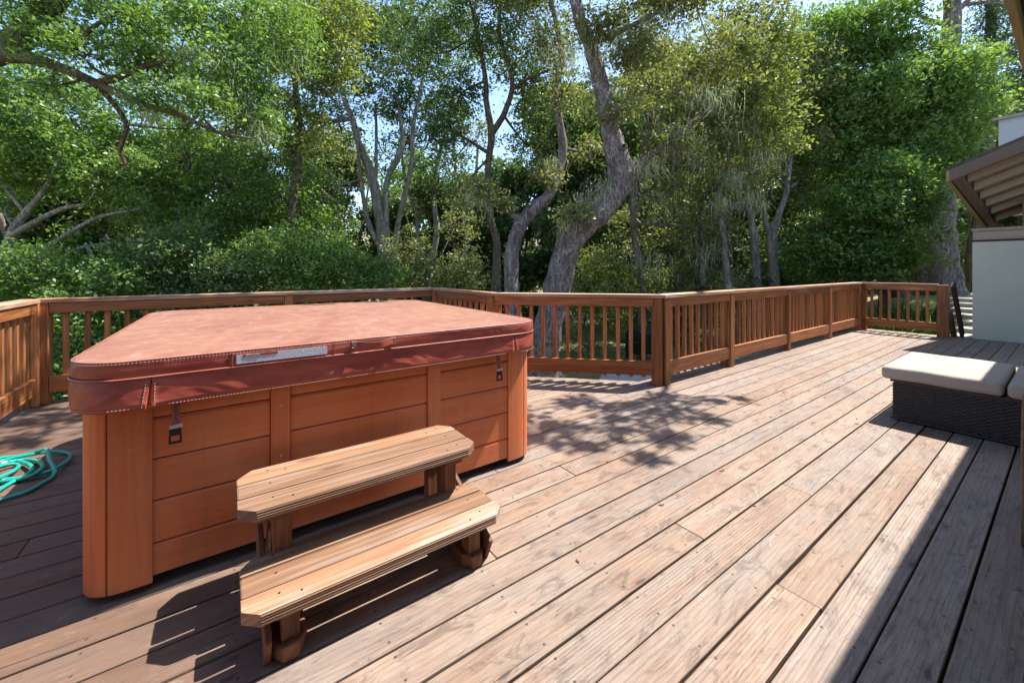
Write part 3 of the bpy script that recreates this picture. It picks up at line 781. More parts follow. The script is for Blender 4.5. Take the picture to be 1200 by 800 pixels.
# ------------------------------------------------------------------ bench steps
step = thing('spa_steps', 'two tier worn wooden steps set in front of the hot tub', 'steps', (.48, 1.65, 0))
def tread(x0, x1, y0, y1, zt, n, ch, nm):
    mb0 = None; w = (y1-y0)/n
    for i in range(n):
        a, b = y0+w*i+.0045, y0+w*(i+1)-.0045; mb = MB()
        l0 = l1 = 0
        if i == 0: poly = [(x0+ch, a), (x1-ch, a), (x1, a+ch*.9), (x1, b), (x0, b), (x0, a+ch*.9)]
        elif i == n-1: poly = [(x0, a), (x1, a), (x1, b-ch*1.1), (x1-ch, b), (x0+ch, b), (x0, b-ch*1.1)]
        else: poly = [(x0, a), (x1, a), (x1, b), (x0, b)]
        # ridged front nosing: thin stepped lips on the first board
        mb.prism(poly, zt-.038, zt)
        if i == 0:
            for q in range(4):
                z = zt-.036+q*.0085; mb.box(((x0+x1)/2, a-.0005, z+.003), (x1-x0-2*ch-.004, .003, .0045))
        bd = mb.build(nm, M['bench'], step, bevel=.006)
        for sx_ in (.135, .195, .805, .865):
            if i == 1 and sx_ in (.195, .805): continue
            sc_ = MB(); yy = (a+b)/2+(.012 if sx_ in (.135, .865) else -.014); sc_.tube([(sx_, yy, zt-.002), (sx_, yy, zt+.0006)], [.0042, .0042], 8, sub=1); sc_.build('screw', M['black_plastic'], bd)
tread(.035, .955, 1.385, 1.69, .205, 3, .045, 'lower_tread')
tread(.03, .945, 1.585, 1.93, .41, 3, .05, 'upper_tread')
for x in (.165, .835):
    s = 1 if x < .5 else -1
    mb = MB(); y0 = 1.415
    poly = [(x-.022, y0), (x+.022, y0), (x+.05, y0+.045), (x+.05, 1.90), (x-.05, 1.90), (x-.05, y0+.045)]
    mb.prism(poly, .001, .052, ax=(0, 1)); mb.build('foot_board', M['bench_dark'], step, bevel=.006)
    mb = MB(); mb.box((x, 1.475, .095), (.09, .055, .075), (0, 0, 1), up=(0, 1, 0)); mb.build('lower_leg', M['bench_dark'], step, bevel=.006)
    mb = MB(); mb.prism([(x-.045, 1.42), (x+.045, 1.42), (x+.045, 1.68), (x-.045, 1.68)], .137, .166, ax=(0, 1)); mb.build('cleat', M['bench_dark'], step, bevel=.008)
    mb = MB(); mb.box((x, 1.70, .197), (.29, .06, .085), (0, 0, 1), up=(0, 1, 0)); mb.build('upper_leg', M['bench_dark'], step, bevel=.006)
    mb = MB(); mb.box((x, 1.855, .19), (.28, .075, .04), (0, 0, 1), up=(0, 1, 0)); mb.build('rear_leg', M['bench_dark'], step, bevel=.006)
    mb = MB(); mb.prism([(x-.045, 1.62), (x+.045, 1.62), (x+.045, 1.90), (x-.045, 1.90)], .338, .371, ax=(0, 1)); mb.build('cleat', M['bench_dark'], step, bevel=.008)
    mb = MB(); mb.box((x-s*.062, 1.62, .125), (.42, .020, .11), (0, .95, .42)); mb.build('side_board', M['bench_dark'], step, bevel=.005)

# ------------------------------------------------------------------ hose
def hose():
    h = .011
    loops = [
        [(-60, 625), (-25, 600), (0, 586), (30, 576.5), (49.5, 566), (61.5, 558.5), (64, 551), (58.5, 539), (55, 527), (45, 528.5), (22, 534), (0, 537), (-30, 546), (-60, 562), (-70, 585), (-40, 592), (-10, 580),
         (0, 573), (12, 566), (30, 557), (37.5, 549.5), (33, 543.5), (19, 540), (0, 540), (-30, 551), (-55, 572), (-30, 578), (0, 563),
         (22, 560), (45, 555.5), (63, 549.5), (78, 540.5), (82.5, 533), (76, 530), (60, 529), (37, 532), (0, 541), (-28, 556), (-40, 572), (-22, 572),
         (0, 559), (15, 552), (22, 546), (16, 543.5), (0, 546), (-20, 556), (-30, 566), (-10, 566), (27, 560), (42, 554), (50, 546.5), (45, 540.5), (30, 538.5), (10, 541)]]
    rise = {8: .055, 7: .035, 9: .035, 6: .02}
    pts = []
    for i, (x, y) in enumerate(loops[0]):
        z = h+.004+(i/len(loops[0]))*.036*(.5+.5*math.sin(i*1.3))+rise.get(i, 0)
        pts.append(G(x, y, z))
    mb = MB(); mb.tube(pts, h, 10, True, tone=.5, sub=8)
    hb = thing('garden_hose', 'teal green garden hose lying in loose coils on the deck by the tub', 'hose', (-1.0, 3.5, 0))
    mb.build('hose_tube', M['hose'], hb)
    e = pts[-1]; mb = MB(); mb.tube([e, e+np.array([-.02, -.01, 0]), e+np.array([-.045, -.022, -.002])], [.0135, .0135, .012], 12, sub=1); mb.build('coupling', M['steel'], hb)
hose()

# ------------------------------------------------------------------ wicker furniture
def weave_face(mb, o, ex, ey, w, h, nrm, rp=.0125, cp=.024, amp=.0035):
    """ribbons running along ex, woven over upright stakes"""
    o, ex, ey, nrm = map(Vector, (o, ex, ey, nrm)); rows = int(h/rp); n = int(w/(cp/3))
    for r in range(rows):
        y = (r+.5)*rp; b = len(mb.v)
        for i in range(n+1):
            x = w*i/n; ph = math.pi*x/cp+(r % 2)*math.pi
            z = amp*math.sin(ph)
            for q, dz in ((-.42*rp, -.0015), (0, .0015), (.42*rp, -.0015)): mb.v.append(o+ex*x+ey*(y+q)+nrm*(z+dz))
        for i in range(n):
            for q in (0, 1):
                a = b+i*3+q; mb.face((a, a+3, a+4, a+1), smooth=True, tone=random.random())
def rbox(name, x0, x1, y0, y1, z0, z1, r, mat, parent=None, seg=5, puff=0.0, label=None, cat=None, group=None):
    bm = bmesh.new(); bmesh.ops.create_cube(bm, size=1)
    bmesh.ops.scale(bm, vec=(x1-x0, y1-y0, z1-z0), verts=bm.verts)
    bmesh.ops.bevel(bm, geom=bm.edges[:], offset=r, segments=seg, profile=.5, affect='EDGES')
    if puff:
        bmesh.ops.subdivide_edges(bm, edges=[e for e in bm.edges if e.calc_length() > .15], cuts=9, use_grid_fill=True)
        for v in bm.verts:
            if v.co.z > 0:
                v.co.z += puff*max(0, 1-(2*v.co.x/(x1-x0))**4)*max(0, 1-(2*v.co.y/(y1-y0))**4)*(1+.15*math.sin(v.co.x*9+v.co.y*7))
            v.co.z += .002*math.sin(v.co.x*23)*math.sin(v.co.y*19)
    me = bpy.data.meshes.new(name); bm.to_mesh(me); bm.free(); me.materials.append(mat)
    me.polygons.foreach_set('use_smooth', [True]*len(me.polygons))
    o = bpy.data.objects.new(name, me); link(o, parent); c = Vector(((x0+x1)/2, (y0+y1)/2, (z0+z1)/2))
    o.location = c-(Vector(parent.location) if parent else Vector((0, 0, 0)))
    if label: tag(o, label, cat, group)
    return o
wb = thing('wicker_bench', 'low dark woven wicker base of the outdoor lounge on the sunny deck', 'bench', (4.85, 0, 0))
mb = MB(); mb.box((4.895, -.11, .175), (.95, 1.93, .28), tone=.5); mb.build('core', M['wicker'], wb)
mb = MB(); weave_face(mb, (4.414, .86, .022), (0, -1, 0), (0, 0, 1), 1.93, .287, (-1, 0, 0))
weave_face(mb, (5.37, .861, .022), (-1, 0, 0), (0, 0, 1), .95, .287, (0, 1, 0)); mb.build('woven_side', M['wicker'], wb)
mb = MB()
for y in (.861, -1.07): mb.box((4.414, y, .165), (.29, .022, .022), (0, 0, 1))
mb.box((4.412, -.1, .317), (1.95, .024, .018), (0, 1, 0)); mb.box((4.89, .862, .317), (.96, .024, .018)); mb.box((4.412, -.1, .016), (1.95, .02, .014), (0, 1, 0))
mb.build('edge_binding', M['wicker'], wb, bevel=.004)
mb = MB()
for x in (4.46, 5.3):
    for y in (.8, -1.0): mb.tube([(x, y, .001), (x, y, .035)], .02, 10, sub=1)
mb.build('foot', M['black_plastic'], wb)
rbox('cushion', 4.375, 5.36, .285, .925, .328, .428, .030, M['cushion'], None, 5, .008, 'cream seat cushion on the left end of the wicker base, fully in sun', 'cushion', 'cream cushions of the outdoor lounge')
rbox('cushion', 4.375, 5.36, -.52, .272, .328, .428, .030, M['cushion'], None, 5, .008, 'cream seat cushion in shade at the right edge of the picture', 'cushion', 'cream cushions of the outdoor lounge')
ac = thing('wicker_armchair', 'brown wicker armchair just inside the right edge, only its arm edge showing', 'armchair', (3.1, -.15, 0))
mb = MB(); weave_face(mb, (2.86, .118, .1), (1, 0, 0), (0, 0, 1), .6, .5, (0, 1, 0)); weave_face(mb, (2.858, -.5, .1), (0, 1, 0), (0, 0, 1), .64, .3, (-1, 0, 0)); mb.build('woven_side', M['wicker_tan'], ac)
mb = MB(); mb.tube([(2.852, .125, .0), (2.850, .127, .3), (2.852, .125, .58), (2.875, .123, .635), (2.93, .122, .66), (3.45, .122, .67)], .013, 8); mb.build('arm_frame', M['wicker_tan'], ac)
mb = MB(); mb.tube([(2.852, -.52, .0), (2.850, -.52, .3), (2.852, -.52, .58), (2.93, -.52, .66), (3.45, -.52, .67)], .013, 8); mb.build('arm_frame', M['wicker_tan'], ac)
mb = MB(); mb.box((3.16, -.19, .24), (.6, .62, .2)); mb.build('seat', M['wicker_tan'], ac)
mb = MB(); mb.box((3.47, -.19, .5), (.06, .66, .7)); mb.build('backrest', M['wicker_tan'], ac, bevel=.02)
rbox('seat_pad', 2.86, 3.44, -.48, .10, .342, .43, .03, M['cushion'], None, 4, .01, 'pale pad on the brown wicker armchair at the right edge', 'cushion')

# ------------------------------------------------------------------ fallen dry leaves
lf = MB()
for i in range(9):
    a = i/8*2-1; w = .010*(1-a*a)+.001
    for s in (-1, 1): lf.v.append(Vector((a*.022, s*w, .004+.012*a*a+.004*(s*a))))
for i in range(8): lf.face((2*i, 2*i+2, 2*i+3, 2*i+1), smooth=True)
l0 = lf.build('dry_leaf', M['dry_leaf'])
sm = l0.modifiers.new('thickness', 'SOLIDIFY'); sm.thickness = .0008
spots = [(677, 658), (775, 592), (668, 461), (884, 593), (966, 466), (1004, 491), (1004, 497), (903, 489), (870, 462), (846, 552), (712, 541)]
for i, (x, y) in enumerate(spots):
    o = l0 if i == 0 else l0.copy()
    if i: COL.objects.link(o)
    g = G(x, y); o.location = (g[0], g[1], .001); o.rotation_euler = (0, 0, random.uniform(0, 6)); s = random.uniform(.35, .7); o.scale = (s, s, s)
    tag(o, 'small dark curled dry leaf lying on the sunlit deck boards', 'dry leaf', 'dry leaves scattered on the deck')

# ------------------------------------------------------------------ house: main eave over the viewer, far wing
hs = thing('main_house', 'house whose olive eave edge hangs over the top right corner', 'house', (3, -2.4, 0))
mb = MB(); mb.box((2.5, -2.9, 1.1), (14.6, .3, 3.2)); mb.build('wall', M['stucco'], hs)
mb = MB()
prof = [(.165, 2.62), (-3.6, 3.90), (-3.6, 3.99), (.165, 2.71)]
mb.prism_axis([(p[0], p[1]) for p in prof], (-5, 0, 0), (0, 1, 0), (0, 0, 1), (1, 0, 0), 12.6); mb.build('roof', M['shingle'], hs)
mb = MB(); mb.box((1.3, .183, 2.61), (12.6, .032, .19)); mb.build('eave_fascia', M['olive_fascia'], hs, bevel=.004)
for i in range(21):
    x = -4.8+i*.61
    mb = MB(); a = Vector((x, .145, 2.555)); b_ = Vector((x, -2.8, 3.555)); mb.box((a+b_)/2, ((b_-a).length, .05, .12), (b_-a).normalized()); mb.build('rafter', M['rafter'], hs)

wg = thing('house_wing', 'pale green stucco wing with a brown overhanging roof beyond the far end of the deck', 'house', (13, 0, 0))
WX, WY = 10.70, 1.05
mb = MB(); mb.box((WX+3, WY-3, .35), (6.0, 6.0, 2.68)); mb.build('wall', M['stucco'], wg)
mb = MB(); mb.box((WX+3, WY-3, 1.706), (6.02, 6.02, .03), (1, 0, 0)); mb.build('shadow_strip', M['dark_wood'], wg)  # dark strip standing in for the shadow line above the wall
mb = MB(); mb.box((WX+3.0, WY-3.0, 1.80), (5.99, 5.99, .155)); mb.build('band_board', M['rafter'], wg, bevel=.004)
mb = MB(); mb.box((WX+3.0, WY-3.0, 1.902), (6.04, 6.03, .045)); mb.build('wall_plate', M['rafter'], wg, bevel=.004)
mb = MB(); mb.box((WX+3.9, WY-3.25, 2.2), (5.8, 5.5, .62)); mb.build('upper_wall', M['soffit'], wg)
# roof plane through the surveyed corner points: falls away from the viewer and towards the trees
P0 = Vector((9.95, 1.23, 2.85)); sx2, sy2 = -.30, -.41
def rz(x, y, d=0): return P0.z+(x-P0.x)*sx2+(y-P0.y)*sy2+d
def slab(mb, quad, t0, t1, mi=0):
    b = len(mb.v)
    for d in (t0, t1):
        for (x, y) in quad: mb.v.append(Vector((x, y, rz(x, y, d))))
    mb.face((b+4, b+5, b+6, b+7), [(x, y) for x, y in quad]); mb.face((b+3, b+2, b+1, b), [(x, y) for x, y in reversed(quad)])
    for i in range(4):
        j = (i+1) % 4; mb.face((b+i, b+j, b+4+j, b+4+i), [(0, 0), (1, 0), (1, .1), (0, .1)])
XE = 12.55
mb = MB(); slab(mb, [(P0.x-.03, -3.5), (XE, -3.5), (XE, 1.035), (P0.x-.03, 1.26)], .02, .075); mb.build('roof', M['shingle'], wg)
mb = MB(); slab(mb, [(P0.x, -3.5), (XE, -3.5), (XE, 1.01), (P0.x, 1.225)], -.01, .018); mb.build('soffit', M['soffit'], wg)
mb = MB(); slab(mb, [(P0.x-.04, -3.5), (P0.x, -3.5), (P0.x, 1.225), (P0.x-.04, 1.225)], -.17, .018); mb.build('rake_fascia', M['fascia'], wg)
mb = MB(); slab(mb, [(P0.x-.04, 1.227), (XE, 1.012), (XE, 1.055), (P0.x-.04, 1.267)], -.16, .018); mb.build('eave_fascia', M['olive_fascia'], wg)
mb = MB(); slab(mb, [(P0.x+.02, 1.10), (XE, .90), (XE, .985), (P0.x+.02, 1.20)], -.15, -.012); mb.build('eave_beam', M['fascia'], wg)
for i in range(6):
    x = P0.x+.30+i*.40
    mb = MB(); slab(mb, [(x, -3.4), (x+.05, -3.4), (x+.05, 1.08-.08*(x-P0.x)), (x, 1.08-.08*(x-P0.x))], -.125, -.012); mb.build('rafter', M['rafter'], wg)
chx0 = P(1166, 200, 9.0)
mb = MB(); mb.box((chx0[0]+.9, chx0[1]-.95, 3.53), (1.8, 1.8, 2.0)); ch = mb.build('chimney', M['white_stucco'], wg)
mb = MB(); mb.box((chx0[0]+.9, chx0[1]-.95, 4.56), (1.94, 1.94, .06)); mb.build('coping', M['concrete'], wg)

# dark stair stringer and handrail dropping away beside the end post
sr = thing('stair_handrail', 'dark sloping stair handrail dropping away behind the far end post', 'handrail', (10.9, 1.25, 0))
mb = MB(); mb.box((10.98, 1.255, .45), (1.28, .05, .13), (.72, -.02, -.85)); mb.build('handrail', M['dark_wood'], sr, bevel=.006)
mb = MB(); mb.box((11.25, 1.30, -.25), (1.2, .06, .08), (0, 0, 1)); mb.build('post', M['dark_wood'], sr)
mb = MB(); mb.box((10.95, 1.30, .0), (1.1, .04, .22), (.72, 0, -.70)); mb.build('stringer', M['dark_wood'], sr)
# garden steps
gs = thing('garden_steps', 'flight of worn concrete garden steps climbing past the green wall', 'steps', (15, 1.6, 0))
for i in range(7):
    x = 13.2+i*.68; z = -.26+i*.105
    mb = MB(); mb.box((x+.37, .93+.125*(x-13.2), z-.20), (.76, 1.4, .40)); mb.build('step', M['concrete'], gs, bevel=.01)
mb = MB(); mb.box((15.7, 2.06, .12), (4.4, .15, .9), (1, .13, 0)); tag(mb.build('garden_wall', M['concrete'], None, bevel=.01), 'low grey concrete retaining wall beside the garden steps', 'wall')
# patio slab and gravel
pa = MB(); pa.prism([tuple(G(x, y, -.86)[:2]) for x, y in ((690, 461), (900, 461), (870, 437), (706, 437))], -1.0, -.86)
tag(pa.build('patio', M['concrete'], None, bevel=.01), kind='structure')
# grill beside the oak
gl = G(752, 418, -.9); gx, gy = gl[0], gl[1]
gr = thing('barbecue_grill', 'black kettle cart grill standing on the ground beyond the diagonal railing', 'grill', (gx, gy, -.93))
def inbox(nm, dx, dy, z0, z1, sx, sy, mat, bev=.01):
    mb = MB(); mb.box((gx+dx, gy+dy, (z0+z1)/2), (sx, sy, z1-z0)); return mb.build(nm, mat, gr, bevel=bev)
inbox('cart_body', 0, 0, -.80, -.42, .62, .5, M['grill'], .02); 
mb = MB(); mb.prism_axis([(-.25, 0), (.25, 0), (.25, .10), (.17, .21), (0, .25), (-.17, .21), (-.25, .10)], (gx-.31, gy, -.42), (0, 1, 0), (0, 0, 1), (1, 0, 0), .62); mb.build('lid', M['grill'], gr, bevel=.02)
inbox('side_shelf', -.5, 0, -.50, -.46, .36, .42, M['grill'])
for dx in (-.28, .28):
    for dy in (-.2, .2): inbox('leg', dx, dy, -.93, -.80, .05, .05, M['grill'])
mb = MB(); mb.tube([(gx-.67, gy-.15, -.93), (gx-.50, gy-.1, -.46)], .02, 6, sub=1); mb.build('shelf_brace', M['steel'], gr)
# small gabled hut far behind
hx = P(1100, 340, 23)
hut = thing('garden_hut', 'small gabled hut with a grey roof behind the shaggy trunk', 'hut', (hx[0], hx[1], .2))
fw = np.array([CY, SY, 0]); rt = np.array([SY, -CY, 0])
def hp_(a, d, z): return Vector(np.array([hx[0], hx[1], 0])+rt*a+fw*d+np.array([0, 0, z]))
mb = MB(); mb.prism_axis([(-1.5, -1), (1.5, -1), (1.5, .3), (0, 1.75), (-1.5, .3)], hp_(0, 0, 0), tuple(rt), (0, 0, 1), tuple(fw), 3); mb.build('wall', M['tan_wall'], hut)
mb = MB()
for s in (-1, 1):
    a = hp_(0, -.5, 1.98); b_ = hp_(s*2.1, -.5, .05); mb.v += [a, b_, b_+Vector(fw)*4, a+Vector(fw)*4]; n = len(mb.v)-4
    up = Vector((0, 0, -.12)); mb.v += [q+up for q in mb.v[n:n+4]]
    for f in ((0, 1, 2, 3), (7, 6, 5, 4), (0, 4, 5, 1), (1, 5, 6, 2), (2, 6, 7, 3), (3, 7, 4, 0)): mb.face([n+k for k in f])
mb.build('roof', M['grey_roof'], hut)
for s in (-1, 1):
    mb = MB(); a = hp_(0, -.55, 1.9); b_ = hp_(s*2.1, -.55, -.03); mb.box((a+b_)/2, ((a-b_).length, .05, .2), (b_-a).normalized(), up=tuple(fw)); mb.build('barge_board', M['tan_wall'], hut)

# ------------------------------------------------------------------ trees
def leaf_cloud(subs, nleaf, sig, size, up=.55, aspect=.5, flat=.6):
    """kite shaped leaves round the given sprig centres"""
    n = len(subs)*nleaf
    c = np.repeat(subs, nleaf, axis=0); sg = np.repeat(rng.uniform(.6, 1.3, len(subs))*sig, nleaf)[:, None]
    d = rng.standard_normal((n, 3)); d[:, 2] *= flat
    p = c+d*sg
    nr = rng.standard_normal((n, 3)); nr[:, 2] += up*2; nr /= np.linalg.norm(nr, axis=1)[:, None]
    t = rng.standard_normal((n, 3)); t[:, 2] -= .4; t -= nr*np.sum(t*nr, 1)[:, None]; t /= np.linalg.norm(t, axis=1)[:, None]
    s = np.cross(nr, t); L = (size*rng.uniform(.45, 1.45, n))[:, None]; W = L*aspect/2
    v = np.empty((n, 4, 3)); v[:, 0] = p-t*L/2; v[:, 1] = p+s*W-t*L*.08+nr*L*.07; v[:, 2] = p+t*L/2; v[:, 3] = p-s*W-t*L*.08+nr*L*.07
    tb = np.repeat(rng.uniform(0, 1, len(subs)), nleaf)
    tone = np.clip(tb*.45+rng.uniform(0, 1, n)*.55, 0, 1)
    return v.reshape(-1, 3), np.arange(n*4).reshape(-1, 4), tone
def crown(tree, blobs, mat, size=.07, nleaf=22, dens=1.0, sig=.13, name='crown', branch=None, anchor=None, up=.55, aspect=.5):
    """blobs: (centre, radii, sprigs)"""
    subs = []; size *= 1.3
    for c, r, ns in blobs:
        ns = max(4, int(ns*dens*1.85)); d = rng.standard_normal((ns, 3)); d /= np.linalg.norm(d, axis=1)[:, None]
        rad = rng.uniform(.25, 1, ns)**(.55); lump = 1+.22*np.sin(d[:, 0]*5+c[0]*3)*np.cos(d[:, 1]*4+c[1])+.12*np.sin(d[:, 2]*9)
        q = np.array(c)+d*np.array(r)*(rad*lump)[:, None]; subs.append(q)
        if branch is not None and anchor is not None:
            a = anchor[np.argmin([np.linalg.norm(np.array(k[0])-c) for k in anchor])] if True else None
            a0, ar = np.array(a[0]), a[1]
            mid = (a0+np.array(c))/2+rng.standard_normal(3)*.12*np.linalg.norm(np.array(c)-a0)
            br = min(ar*.6, .02+.016*np.linalg.norm(np.array(r)))
            branch.tube([a0, mid, np.array(c)], [br, br*.75, br*.5], 6, wob=.08, sub=4)
            for k in range(min(ns, 9)):
                e = q[k]; m2 = (np.array(c)+e)/2+rng.standard_normal(3)*.1
                branch.tube([np.array(c), m2, e], [br*.45, br*.28, .005], 5, sub=3)
    subs = np.concatenate(subs); v, f, t = leaf_cloud(subs, nleaf, sig, size, up, aspect)
    return mesh_np(name, v, f, mat, tree, t)
def blobs_px(lst):
    """(px, py, depth, radius px x, radius px y, sprigs) -> blobs in metres; depth radius is the mean of the two"""
    out = []
    for px, py, Y, rx, ry, ns in lst:
        a, b = rx/FPX*Y, ry/FPX*Y; m = (a+b)/2
        out.append((P(px, py, Y), (m, m, b), ns))
    return out
def path_px(lst, k=.86):
    """(px, py, depth, width px) -> points, radii"""
    return [P(a, b, c) for a, b, c, w in lst], [w*k/FPX*c/2 for a, b, c, w in lst]
def tree(label, name, paths, blobs, mat, barkmat, group='trees beyond the railing', size=.07, nleaf=22, dens=1.0, sig=.13, sides=12, wob=.07, up=.55, aspect=.5, flute=0.0):
    first = path_px(paths[0]); base = first[0][0].copy()
    g = float(height(base[0], base[1])); loc = (base[0], base[1], g)
    root = thing(name, label, 'tree', loc, group)
    mb = MB(); anchors = []
    for i, pth in enumerate(paths):
        pts, rad = path_px(pth)
        if i == 0 and pts[0][2] > g:
            pts = [np.array([pts[0][0], pts[0][1], g-.25])]+pts; rad = [rad[0]*1.45]+rad
        elif i == 0: rad[0] *= 1.1
        mb.tube(pts, rad, sides, wob=wob, sub=6, flute=flute)
        for k, (p, r_) in enumerate(zip(pts, rad)):
            if i or k >= len(pts)//2: anchors.append((p, r_))
    cr = crown(root, blobs_px(blobs), mat, size, nleaf, dens, sig, 'crown', mb, anchors, up, aspect)
    mb.build('trunk', barkmat, root)
    return root, anchors

def lichen(root, spots, n_str=26, length=.35, w=.02):
    n_str = int(n_str*3.4); length *= .8; w *= .6
    """hanging strands: (px,py,Y,spread px)"""
    V = []; T = []
    for px, py, Y, sp in spots:
        for k in range(n_str):
            p = P(px+random.gauss(0, sp*.5), py+random.gauss(0, sp*.35), Y+random.gauss(0, sp/FPX*Y*.5))
            L = length*random.uniform(.3, 1.2); a = random.uniform(0, 3.14); seg = 4; q = p.copy()
            dx = np.array([math.cos(a), math.sin(a), 0])*w*random.uniform(.3, 1)
            tn = random.random(); drift = rng.standard_normal(3)*.05; drift[2] *= .3
            for s in range(seg):
                q2 = q+np.array([0, 0, -L/seg])+drift*random.random(); w0 = 1-s/seg; w1 = 1-(s+1)/seg*.9
                V += [q-dx*w0, q+dx*w0, q2+dx*w1, q2-dx*w1]; T.append(tn); q = q2
    V = np.array(V); return mesh_np('lichen', V, np.arange(len(V)).reshape(-1, 4), M['lichen'], root, np.array(T))

# -- the leaning oak close behind the deck
oak, anc = tree('grey barked oak leaning right with three bare twisting stems just behind the railing', 'oak_tree', [
    [(634, 446, 7.9, 62), (637, 415, 7.8, 40), (645, 370, 7.7, 36), (654, 336, 7.6, 37), (665, 292, 7.5, 34), (683, 267, 7.4, 33), (706, 246, 7.3, 32), (726, 220, 7.3, 28), (727, 200, 7.3, 34), (720, 172, 7.3, 30), (714, 148, 7.3, 24), (703, 95, 7.3, 21), (690, 50, 7.2, 18), (677, 15, 7.1, 16), (668, -60, 7.0, 12), (690, -150, 6.9, 8)],
    [(622, 446, 8.0, 46), (606, 400, 8.0, 24), (600, 345, 8.0, 20), (600, 300, 8.0, 19), (608, 268, 8.0, 19), (624, 246, 8.1, 19), (642, 230, 8.2, 15), (653, 205, 8.3, 13), (660, 174, 8.4, 12), (655, 140, 8.4, 10), (651, 98, 8.4, 10), (658, 60, 8.4, 8), (640, -20, 8.4, 5)],
    [(729, 203, 7.3, 22), (752, 190, 7.2, 9), (775, 172, 7.0, 7), (800, 152, 6.9, 5), (840, 120, 6.8, 3)],
    [(691, 52, 7.2, 12), (715, 42, 7.1, 8), (745, 28, 7.0, 6), (768, 16, 6.9, 5), (810, -10, 6.8, 3)],
    [(610, 256, 8.0, 10), (595, 248, 7.9, 6), (575, 232, 7.8, 5), (560, 225, 7.7, 3)],
    ], [(700, -70, 7.0, 90, 60, 130), (790, -20, 6.9, 70, 42, 120), (640, -40, 8.4, 60, 50, 90), (600, -30, 8.0, 60, 40, 70), (845, 70, 7.6, 52, 40, 70), (560, 222, 7.8, 26, 14, 12), (650, 55, 8.6, 34, 30, 30), (760, 100, 8.2, 40, 34, 34), (690, 180, 9.0, 30, 20, 16), (672, 250, 7.0, 26, 12, 10), (640, 205, 7.9, 22, 14, 10), (660, 110, 8, 24, 24, 16), (725, 130, 7, 22, 18, 10), (700, 30, 6.8, 30, 22, 22), (790, 165, 6.9, 30, 16, 14), (750, 60, 6.8, 36, 22, 24), (590, 240, 7.8, 18, 10, 8)],
    M['leaf_olive'], M['oak_bark'], size=.062, nleaf=26, sig=.12, sides=20, wob=.09, flute=.05)
lichen(oak, [(640, 20, 7.9, 34), (655, 60, 7.9, 28), (690, 50, 7.0, 30), (730, 40, 7.0, 34), (712, 215, 7.2, 20), (690, 235, 7.3, 22), (668, 262, 7.4, 16), (760, 190, 7.1, 20), (800, 160, 6.9, 30), (840, 110, 6.9, 30), (560, 226, 7.8, 22), (650, 190, 8.3, 14), (780, 20, 6.9, 34)], 60, .36, .012)
# knot hole
mb = MB(); kp = P(731, 172, 7.08); mb.tube([kp+np.array([.02, .03, 0]), kp, kp-np.array([.02, .03, 0])], [.055, .07, .045], 10, False, sub=2); mb.build('knot', M['oak_bark'], oak)

tree('slender brown forked oak left of the leaning oak', 'oak_tree', [
    [(580, 380, 9.6, 22), (581, 340, 9.6, 14), (582, 285, 9.6, 10), (575, 257, 9.6, 10), (572, 220, 9.6, 9), (573, 185, 9.6, 9), (576, 157, 9.6, 10), (570, 120, 9.6, 8), (569, 95, 9.6, 7), (560, 40, 9.6, 5), (545, -20, 9.6, 3)],
    [(576, 157, 9.6, 9), (590, 135, 9.5, 8), (600, 105, 9.5, 7), (597, 80, 9.4, 6), (585, 35, 9.4, 5), (590, -20, 9.4, 3)],
    [(600, 105, 9.5, 5), (620, 92, 9.3, 4), (650, 80, 9.2, 2)],
    [(573, 180, 9.6, 6), (550, 165, 9.5, 4), (520, 148, 9.4, 3)]],
    [(560, 20, 9.6, 70, 50, 120), (620, 60, 9.6, 60, 46, 90), (540, 110, 9.8, 42, 30, 45), (640, 120, 10, 46, 34, 50), (520, 150, 9.4, 30, 22, 30), (600, -30, 9.4, 70, 40, 80), (620, 170, 10.4, 34, 26, 26), (490, 60, 9.8, 50, 40, 60), (530, 190, 10.2, 30, 26, 24), (545, 225, 10.4, 30, 24, 24)],
    M['leaf_dark'], M['brown_bark'], size=.07, nleaf=24, dens=1.0)

tree('clump of pale grey stems rising together behind the hot tub', 'oak_tree', [
    [(452, 345, 13, 17), (447, 272, 13, 14), (436, 208, 13, 13), (421, 170, 13, 9), (413, 140, 13, 8), (400, 106, 13, 6), (390, 60, 13, 4)],
    [(455, 300, 13.1, 10), (452, 240, 13, 7), (454, 210, 13, 7), (469, 178, 12.9, 9), (471, 155, 12.9, 6), (465, 110, 12.9, 4)],
    [(458, 345, 13.2, 11), (462, 297, 13.2, 9), (468, 255, 13.2, 7), (482, 195, 13.2, 7), (484, 150, 13.2, 6), (495, 95, 13.2, 4)],
    [(447, 290, 13, 9), (432, 262, 12.9, 7), (423, 210, 12.9, 5), (418, 150, 12.8, 3)],
    [(440, 220, 13, 5), (441, 160, 13.3, 4), (440, 120, 13.3, 3)]],
    [(400, 50, 13, 70, 50, 120), (470, 60, 13, 70, 46, 130), (450, 115, 13.3, 60, 26, 70), (500, 20, 12.8, 60, 40, 90), (510, 190, 14, 34, 40, 36), (375, 120, 13.5, 40, 34, 46), (430, 10, 12.6, 60, 40, 90), (400, 150, 13.8, 34, 30, 34), (480, 140, 14, 34, 40, 40), (375, 215, 14, 30, 26, 36), (395, 250, 14, 26, 20, 30), (350, 175, 14.5, 40, 30, 60), (320, 200, 14.5, 40, 30, 50), (520, 140, 14.5, 40, 30, 40), (455, 185, 15, 40, 30, 36), (540, 60, 14, 50, 40, 60)],
    M['leaf_dark'], M['pale_bark'], size=.085, nleaf=22, sig=.15)

